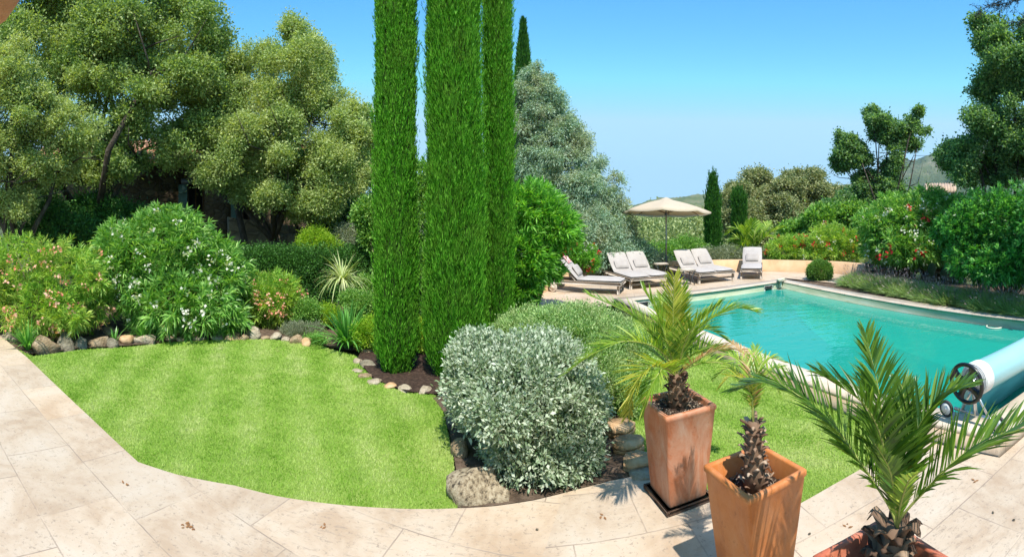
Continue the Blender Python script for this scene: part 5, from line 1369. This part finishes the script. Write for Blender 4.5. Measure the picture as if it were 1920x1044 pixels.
l3 = copy_tree(l2); l3['label'] = 'right double lounger on the far side of the parasol pole'; place(l3, 5.82, 14.0, rad(-8))
l4 = lounger(.70, False, 'single lounger alone at the right end of the deck', 43); place(l4, 7.62, 13.95, rad(30))
def side_table(x, y, label):
    t = thing('side_table', label, 'side table', (x, y, 0), group='small side tables between the loungers')
    mb = MB(); mb.box((0, 0, .42), (.42, .42, .025), bev=.006)
    for k in range(5): mb.box((0, -.16 + k * .08, .438), (.4, .06, .012))
    mb.build('table_top', M['teak'], t, local=True)
    for sx in (-1, 1):
        for sy in (-1, 1):
            lg_ = MB(); lg_.tube([(sx * .17, sy * .17, 0), (sx * .11, sy * .11, .21), (sx * .18, sy * .18, .41)], .016, 6); lg_.build('leg', M['darkpole'], t, local=True)
side_table(4.72, 14.75, 'small dark legged table between the left double lounger and the pole')
side_table(5.0, 13.1, 'small side table half hidden at the foot of the right double lounger')
# parasol
def parasol():
    base = pr(1249, 16.2, 0); t = thing('parasol', 'open beige market parasol standing between the double loungers', 'parasol', base)
    mb = MB(); mb.tube([(0, 0, .06), (0, 0, 2.40)], .026, 12); mb.build('pole', M['pole'], t, local=True, smooth=True)
    mb = MB(); mb.tube([(0, 0, .05), (0, 0, .62)], .036, 12); mb.build('base_tube', M['darkpole'], t, local=True, smooth=True)
    mb = MB(); mb.box((0, 0, .03), (.5, .5, .055), bev=.01); mb.build('base_plate', M['darkpole'], t, local=True)
    tilt = Matrix.Rotation(rad(-5.0), 3, 'X') @ Matrix.Rotation(rad(2.2), 3, 'Y'); top = Vector((0, 0, 2.52)); n = 8; Rr = 1.52; drop = .44
    def rimpt(k, f, s=1.0): 
        a = 2 * math.pi * (k + .5) / n; e = Rr * f
        z = -drop * (f ** 1.0) - .05 * math.sin(f * math.pi) * (-1)
        return Vector((e * math.sin(a), e * math.cos(a), z))
    V = []; Fs = []; fr = [.14, .3, .5, .7, .87, 1.0]; sub = 6
    for f in fr:
        for k in range(n):
            for j in range(sub):
                u = j / sub; p = rimpt(k, f).lerp(rimpt(k + 1, f), u); p.z -= .035 * f * math.sin(u * math.pi) ; p.xy = p.xy * (1 - .012 * f * math.sin(u * math.pi))
                V.append(tilt @ p + top)
    m = n * sub
    for i in range(len(fr) - 1):
        for k in range(m): Fs.append((i * m + k, i * m + (k + 1) % m, (i + 1) * m + (k + 1) % m, (i + 1) * m + k))
    b = len(V); V += [v + Vector((0, 0, -.006)) for v in V]; Fs += [tuple(b + q for q in reversed(f)) for f in Fs[:]]
    # hem
    e = (len(fr) - 1) * m; c0 = len(V); V += [V[e + k] + Vector((0, 0, -.055)) for k in range(m)]
    Fs += [(e + k, e + (k + 1) % m, c0 + (k + 1) % m, c0 + k) for k in range(m)]
    mb = MB(); mb.add(V, Fs); mb.build('canopy', M['canopy'], t, local=True)
    V = []; Fs = []
    for i, (f, dz) in enumerate(((.0, .06), (.08, .045), (.17, .02))):
        for k in range(24):
            a = 2 * math.pi * k / 24; V.append(tilt @ Vector((Rr * f * math.sin(a), Rr * f * math.cos(a), dz - drop * f)) + top)
    for i in range(2):
        for k in range(24): Fs.append((i * 24 + k, i * 24 + (k + 1) % 24, (i + 1) * 24 + (k + 1) % 24, (i + 1) * 24 + k))
    mb = MB(); mb.add(V, Fs); mb.build('vent_cap', M['canopy'], t, local=True, smooth=True)
    hub = top + Vector((0, 0, -.5))
    for k in range(n):
        mb = MB(); s = tilt @ rimpt(k, .03) + top; e_ = tilt @ rimpt(k, .99) + top - Vector((0, 0, .02)); mb.tube([s - Vector((0, 0, .03)), tilt @ rimpt(k, .5) + top - Vector((0, 0, .02)), e_], .011, 6)
        rb = mb.build('rib', M['timber'], t, local=True)
        mb = MB(); mb.tube([hub, tilt @ rimpt(k, .52) + top - Vector((0, 0, .03))], .009, 5); mb.build('strut', M['timber'], rb, local=True)
    mb = MB(); mb.tube([hub - Vector((0, 0, .05)), hub + Vector((0, 0, .05))], .05, 10); mb.build('hub', M['darkpole'], t, local=True)
parasol()

# ------------------------------------------------------------------ pool fittings
dirF = (PC - PB).normalized(); dirN = (PB - PA).normalized()
def skimmer(px, label):
    th = (px - CX) / F; best = min((abs(math.atan2((PB + dirF * s).x, (PB + dirF * s).y) - th), s) for s in np.arange(0, 4.9, .01))[1]
    c = PB + dirF * best; nf = Vector((dirF.y, -dirF.x, 0))
    if nf.dot(-c) < 0: nf = -nf
    t = thing('skimmer', label, 'pool skimmer', (c.x, c.y, -.2), group='pool skimmers')
    rot = Matrix.Rotation(math.atan2(dirF.y, dirF.x), 3, 'Z'); c = c - nf * .028
    fr = MB()
    for dx, dz, w_, h_ in ((0, .085, .36, .03), (0, -.085, .36, .03), (-.165, 0, .03, .14), (.165, 0, .03, .14)): fr.box(c + dirF * dx + nf * .012 + Vector((0, 0, -.16 + dz)), (w_, .02, h_), rot, .003)
    fr.build('frame', M['white'], t); op = MB(); op.box(c + nf * .004 + dirF * -.02 + Vector((0, 0, -.15)), (.30, .006, .14), rot); op.build('opening', M['dark'], t)  # thin black panel stands in for the shade in the hollow
skimmer(1442, 'white framed skimmer in the far pool wall near the corner pipe'); skimmer(1207, 'white framed skimmer at the left end of the far pool wall')
t = thing('corner_pipe', 'cream bracket and pipe standing in the far pool corner', 'pool fitting', (PC.x, PC.y, 0))
mb = MB(); q = PC + Vector((-.10, -.10, 0)); mb.tube([q + Vector((0, 0, -.26)), q + Vector((0, 0, .04))], .035, 10); mb.build('pipe', M['cream'], t, smooth=True)
mb = MB(); mb.box(PC + Vector((-.03, -.03, .035)), (.34, .2, .045), Matrix.Rotation(.6, 3, 'Z'), .01); mb.tube([q + Vector((-.11, 0, .06)), q + Vector((.14, .03, .07))], .035, 8); mb.build('bracket', M['cream'], t)
mb = MB(); mb.box(q + Vector((0, 0, -.235)), (.34, .16, .04), Matrix.Rotation(.15, 3, 'Z'), .01); mb.build('foot', M['cream'], t)
mb = MB(); c = pt(1865, 612, -.21); mb.ring(c, (0, 0, 1), .17, .018, 26, 6); o = mb.build('floating_ring', M['cream'], loc=tuple(c), smooth=True); put(o, 'thin pale ring floating near the right side of the pool', 'ring')
# cover reel
def reel():
    ax = Vector((4.22, 2.93, .44)); L = 4.9; e = ax + Vector((L, -.02, 0))
    t = thing('cover_reel', 'pool cover reel with black steering wheel handle on the near coping', 'pool reel', (4.2, 2.9, 0))
    wc = ax + Vector((-.15, 0, 0)); n_ = Vector((1, 0, 0))
    # handwheel turned a little to the terrace
    mb = MB(); mb.ring(wc, n_, .195, .022, 36, 10)
    u = Vector((0, 1, 0)); v = Vector((0, 0, 1))
    for k in range(4):
        a = .5 + k * math.pi / 2; d = u * math.cos(a) + v * math.sin(a); s = n_.cross(d)
        V = []; 
        for q, w_ in ((.02, .045), (.09, .030), (.14, .034), (.19, .06)):
            for sx in (-1, 1):
                for tt in (-.011, .011): V.append(wc + d * q + s * w_ * sx + n_ * tt)
        Fs = []
        for j in range(3):
            b = j * 4; Fs += [(b, b + 2, b + 6, b + 4), (b + 1, b + 5, b + 7, b + 3), (b, b + 4, b + 5, b + 1), (b + 2, b + 3, b + 7, b + 6)]
        mb.add(V, Fs)
    mb.tube([wc - n_ * .03, wc + n_ * .05], .045, 14); mb.build('handwheel', M['blackplastic'], t, smooth=False)
    mb = MB(); mb.tube([wc, e + n_ * .2], .03, 10); mb.build('axle', M['steel'], t, smooth=True)
    # rolled cover: spiral edge, slightly uneven
    V = []; Fs = []; m = 40; na = 30
    for i in range(m + 1):
        f = i / m; x = f * L
        for k in range(na):
            a = 2 * math.pi * k / na; rr = .165 + .008 * math.sin(3 * a + f * 9) + .01 * math.sin(f * 5) + (-.02 if f < .02 else 0)
            V.append(ax + Vector((x, rr * math.cos(a), rr * math.sin(a))))
    Fs = [(i * na + k, i * na + (k + 1) % na, (i + 1) * na + (k + 1) % na, (i + 1) * na + k) for i in range(m) for k in range(na)]
    mb = MB(); mb.add(V, Fs)
    # free end of the sheet hanging from the roll to the water
    V = []; rows_ = 10
    for i in range(m + 1):
        x = i / m * L
        for j in range(rows_ + 1):
            f = j / rows_; y_ = .168 + .05 * f + .012 * math.sin(i * .9 + j); z = -.0 - f * (ax.z + .235)
            V.append(ax + Vector((x + .05, y_ + .10 * f * f, z)))
    W_ = rows_ + 1; mb.add(V, [(i * W_ + j, i * W_ + j + 1, (i + 1) * W_ + j + 1, (i + 1) * W_ + j) for i in range(m) for j in range(rows_)])
    mb.build('rolled_cover', M['cover'], t, smooth=True)
    # whitish layered end of the roll
    mb = MB()
    for k in range(9): mb.ring(ax + Vector((-.02 + .006 * (k % 3), 0, 0)), n_, .04 + k * .0145, .0085, 30, 6)
    for k in range(5): mb.ring(ax + Vector((.005 + k * .028, 0, 0)), n_, .162, .014, 30, 6)
    mb.build('roll_edge', M['white'], t, smooth=True)
    fr = MB(); fr.tube([(4.17, 2.60, .09), (4.17, 3.16, .09)], .02, 8); fr.tube([(4.17, 2.88, .09), (4.17, 2.92, .42)], .022, 8); fr.tube([(4.17, 2.72, .1), (4.17, 2.9, .36)], .014, 8); fr.tube([(4.17, 3.06, .1), (4.17, 2.92, .36)], .014, 8)
    fr.box((4.16, 2.92, .43), (.07, .10, .10), bev=.01); fr.build('stand', M['steel'], t, smooth=False)
    fr = MB(); fr.tube([(9.0, 2.60, .09), (9.0, 3.16, .09)], .02, 8); fr.tube([(9.0, 2.88, .09), (9.0, 2.92, .42)], .022, 8); fr.build('stand', M['steel'], t)
    for yy in (3.22, 2.56):
        w_ = MB(); c = Vector((4.10, yy, .095)); w_.ring(c, (1, 0, 0), .075, .017, 24, 8); wo = w_.build('caster_wheel', M['tyre'], t, smooth=True)
        h = MB(); h.tube([c - Vector((.012, 0, 0)), c + Vector((.012, 0, 0))], .066, 22); h.tube([c - Vector((.02, 0, 0)), c + Vector((.09, 0, 0))], .014, 8); h.build('hub', M['white'], wo)
reel()

# ------------------------------------------------------------------ pots and potted palms
def pot(x, y, rot, S, s, ztop, mat, label, soil_z, gravel=500):
    t = thing('terracotta_pot', label, 'plant pot', (x, y, TZ), rot, group='tall square terracotta pots')
    H = ztop - TZ; h, q = S / 2, s / 2; wl_ = .034
    # outer shell with soft corners, rim fold, inner face down to the soil
    prof = [(q - .012, .028), (q, .05), (q + (h - q) * .5 - .004, H * .5), (h - .010, H - .05), (h, H - .035), (h, H - .008), (h - .008, H), (h - wl_, H), (h - wl_ - .006, H - .012), (h - wl_ - .02, soil_z - TZ - .04)]
    V = []; m = 4 * 4
    for hw, z in prof:
        rr = .018
        for c in range(4):
            sx, sy = ((1, 1), (-1, 1), (-1, -1), (1, -1))[c]
            for k in range(4):
                a = math.pi / 2 * (c + k / 3); V.append((sx * (hw - rr) + rr * math.cos(a), sy * (hw - rr) + rr * math.sin(a), z + .003 * math.sin(c * 2 + hw * 9)))
    Fs = [(i * m + k, i * m + (k + 1) % m, (i + 1) * m + (k + 1) % m, (i + 1) * m + k) for i in range(len(prof) - 1) for k in range(m)] + [tuple(reversed(range(m)))]
    o = mesh('pot_body', V, Fs, M[mat], t, local=True)
    g = MB(); n = 14; hh = h - wl_ - .012; V = []
    for i in range(n + 1):
        for j in range(n + 1):
            u, v = i / n * 2 - 1, j / n * 2 - 1; V.append((u * hh, v * hh, soil_z - TZ + .03 * math.exp(-3 * (u * u + v * v)) + R.normal() * .006))
    W_ = n + 1; g.add(V, [(i * W_ + j, (i + 1) * W_ + j, (i + 1) * W_ + j + 1, i * W_ + j + 1) for i in range(n) for j in range(n)]); so = g.build('soil', M['mulch'], t, smooth=True, local=True)
    P = np.stack([R.uniform(-hh, hh, gravel), R.uniform(-hh, hh, gravel), np.full(gravel, soil_z - TZ + .008)], 1)
    a = leaf_arrays(P, rdirs(gravel) * [1, 1, .3], R.uniform(.012, .035, gravel), R.uniform(.01, .02, gravel)); P2 = P + [0, 0, .006]
    b = leaf_arrays(P2, rdirs(gravel) * [1, 1, .4], R.uniform(.01, .03, gravel), .013); V, Fc = join([a, b]); mesh('chippings', V, Fc, M['gravel'], so, local=True)
    return t
PAx, PAy = 1.401, 3.892
pot(PAx, PAy, rad(9.5), .49, .36, .615, 'terracotta_white', 'weathered whitish terracotta pot farthest from the camera on a wet saucer', .56)
pot(1.504, 2.716, rad(10.5), .485, .33, .60, 'terracotta', 'bright orange terracotta pot in the middle of the row', .46)
pot(1.60, 1.645, rad(-2), .49, .34, .60, 'terracotta_red', 'red brown pot cut off by the bottom edge of the picture', .47)
st = thing('pot_saucer', 'dark wet square saucer under the weathered pot', 'saucer', (PAx, PAy, TZ), rad(9.5))
mb = MB(); s_ = .215
mb.box((0, 0, .012), (.43, .43, .018), bev=.004)
for dx, dy, w_, d_ in ((s_, 0, .018, .448), (-s_, 0, .018, .448), (0, s_, .412, .018), (0, -s_, .412, .018)): mb.box((dx, dy, .026), (w_, d_, .04), bev=.004)
mb.build('tray', M['saucer'], st, local=True)

def palm(label, base, top, r0, r1, n_h, stub, hmat, fronds, leafL, leafW, dist, n=52, extra=None):
    t = thing('potted_palm', label, 'palm', base, group='young palms in terracotta pots')
    husk_trunk(t, base, top, r0, r1, n_h, stub, hmat)
    for fr_ in fronds:
        pts, mat = fr_[0], fr_[1]; kw = fr_[2] if len(fr_) > 2 else {}
        P = [Vector(top) - Vector((0, 0, .03))] + [p3(x, y, dist + dz) for x, y, dz in pts]
        kk = dict(n=n, rr=.0075, vee=.45); kk.update(kw); LL = kk.pop('L', leafL); WW = kk.pop('W', leafW)
        frond(P, LL, WW, mat, t, **kk)
    return t
dA = math.hypot(PAx, PAy)
palm('bushy light green palm in the weathered pot', (PAx, PAy, .55), tuple(p3(1268, 700, dA)), .085, .06, 44, .085, 'husk', [
    ([(1263, 630, .05), (1262, 570, .05), (1265, 518, .0)], 'frond_yellow'),
    ([(1268, 640, .1), (1275, 585, .15), (1280, 540, .2)], 'frond'),
    ([(1250, 640, -.1), (1228, 580, -.1), (1205, 540, -.1)], 'frond'),
    ([(1240, 650, .1), (1190, 595, .15), (1105, 553, .2)], 'frond'),
    ([(1235, 655, -.1), (1170, 640, -.3), (1110, 665, -.35), (1062, 700, -.3)], 'frond'),
    ([(1240, 670, .2), (1200, 640, .35), (1150, 640, .5), (1110, 670, .5)], 'frond'),
    ([(1245, 690, -.25), (1215, 690, -.4), (1190, 730, -.45), (1178, 780, -.4)], 'frond_yellow'),
    ([(1250, 690, -.3), (1235, 700, -.45), (1215, 740, -.5), (1207, 775, -.5)], 'frond'),
    ([(1290, 640, .1), (1330, 600, .15), (1380, 578, .2), (1420, 585, .15)], 'frond'),
    ([(1285, 640, -.1), (1310, 605, -.15), (1350, 570, -.2)], 'frond'),
    ([(1290, 670, .15), (1330, 655, .3), (1370, 665, .4), (1400, 690, .4)], 'frond'),
    ([(1300, 680, -.2), (1350, 655, -.3), (1395, 662, -.35), (1405, 700, -.35)], 'frond_dry', dict(n=40, L=.16)),
    ([(1300, 685, 0), (1350, 680, 0), (1400, 705, 0), (1425, 745, 0)], 'frond', dict(n=44, L=.2)),
    ([(1255, 650, .2), (1245, 600, .35), (1240, 555, .5)], 'frond'),
    ([(1280, 660, .2), (1300, 620, .35), (1335, 620, .5), (1365, 640, .55)], 'frond'),
], .29, .0125, dA, n=70)
dB = math.hypot(1.504, 2.716)
palm('slim palm with a shaggy stub covered trunk in the orange pot', (1.504, 2.716, .44), tuple(p3(1412, 790, dB)), .075, .035, 72, .075, 'husk_light', [
    ([(1409, 745, 0), (1402, 700, .1), (1380, 670, .2), (1345, 665, .3)], 'frond', dict(n=30, L=.14)),
    ([(1413, 745, 0), (1420, 700, 0), (1440, 672, .1), (1475, 680, .15)], 'frond', dict(n=30, L=.14)),
    ([(1411, 745, 0), (1410, 700, .1), (1398, 665, .25), (1372, 640, .4)], 'frond_dry', dict(n=30, L=.12)),
    ([(1414, 745, 0), (1424, 710, -.05), (1445, 705, -.1), (1462, 740, -.1)], 'frond', dict(n=28, L=.12)),
    ([(1408, 745, 0), (1396, 715, -.05), (1370, 705, -.1), (1348, 728, -.1)], 'frond_yellow', dict(n=28, L=.12)),
    ([(1412, 740, .05), (1414, 690, .15), (1416, 650, .3)], 'frond', dict(n=34, L=.15)),
    ([(1416, 740, .05), (1432, 700, .2), (1462, 690, .35), (1490, 715, .4)], 'frond', dict(n=34, L=.16)),
    ([(1409, 740, .1), (1392, 700, .25), (1362, 690, .4), (1335, 715, .45)], 'frond', dict(n=34, L=.16)),
], .17, .010, dB, n=38)
dC = math.hypot(1.60, 1.645)
palm('dark green palm with long arching fronds nearest the camera', (1.60, 1.645, .45), tuple(p3(1682, 985, dC)), .10, .05, 40, .115, 'husk', [
    ([(1667, 950, 0), (1612, 866, .05), (1561, 796, .1), (1496, 741, .15), (1440, 716, .2), (1385, 728, .25)], 'frond_dark', dict(n=76)),
    ([(1672, 935, 0), (1655, 830, -.05), (1621, 759, -.1), (1556, 712, -.15), (1540, 705, -.15)], 'frond_dark', dict(n=76)),
    ([(1672, 930, .1), (1660, 820, .2), (1645, 720, .28), (1622, 625, .35)], 'frond_dark', dict(n=76)),
    ([(1684, 930, .05), (1714, 820, .1), (1760, 750, .15), (1815, 722, .2)], 'frond_dark', dict(n=76)),
    ([(1695, 963, -.05), (1760, 894, -.05), (1806, 852, 0), (1867, 820, .05), (1930, 790, .1), (2010, 775, .15)], 'frond_dark', dict(n=76)),
    ([(1680, 930, .15), (1695, 850, .25), (1700, 780, .35), (1690, 720, .45)], 'frond_dark', dict(n=76)),
    ([(1678, 940, -.08), (1668, 880, -.18), (1640, 830, -.28)], 'frond_dark', dict(n=40, L=.13)),
    ([(1688, 950, -.08), (1705, 900, -.2), (1735, 880, -.3)], 'frond', dict(n=34, L=.1)),
], .31, .0150, dC, n=78)

# ------------------------------------------------------------------ small things on the paving
c = pt(352, 985, TZ); o = mesh('fallen_leaf', *leaf_arrays(np.array([[c.x + R.normal() * .03, c.y + R.normal() * .012, TZ + .006] for _ in range(26)]), rdirs(26) * [1, 1, .05], .03, .014, side=np.array([[0, 0, 1.]] * 26)), M['leafdry'], loc=tuple(c)); put(o, 'crumbled brown leaf lying on a joint of the left terrace', 'leaf')
for i, (px, py, lab) in enumerate([(235, 905, 'curled brown leaf near the paving joint by the lawn corner'), (610, 985, 'small dry leaf on the paving in front of the lawn'), (1130, 965, 'dry leaf near the joint before the silver shrub'), (1590, 985, 'dry leaf on the paving between the last two pots'), (1830, 900, 'dry leaf on the paving below the pool kerb')]):
    c = pt(px, py, TZ + .006); q = leaf_arrays(np.array([[c.x, c.y, c.z]]) + R.normal(size=(3, 3)) * [.012, .012, .001], rdirs(3) * [1, 1, .12], .045, .02, side=np.array([[0, 0, 1.]] * 3))
    o = mesh('fallen_leaf', *q, M['leafdry'], loc=tuple(c)); put(o, lab, 'leaf')
for i, (px, py) in enumerate([(1518, 1001), (1862, 961), (1901, 975), (1007, 993)]):
    c = pt(px, py, TZ + .006); mb = MB(); mb.box(c + Vector((0, 0, .003)), (.022, .015, .01), Matrix.Rotation(i, 3, 'Z'), .004); o = mb.build('pebble', M['rock_grey'], loc=tuple(c))
    put(o, ['small grey stone chip on the paving right of the orange pot', 'dark crumb on a paving joint right of the palm', 'dark crumb on the paving near the right edge', 'tiny dark chip on the paving before the silver shrub'][i], 'pebble')
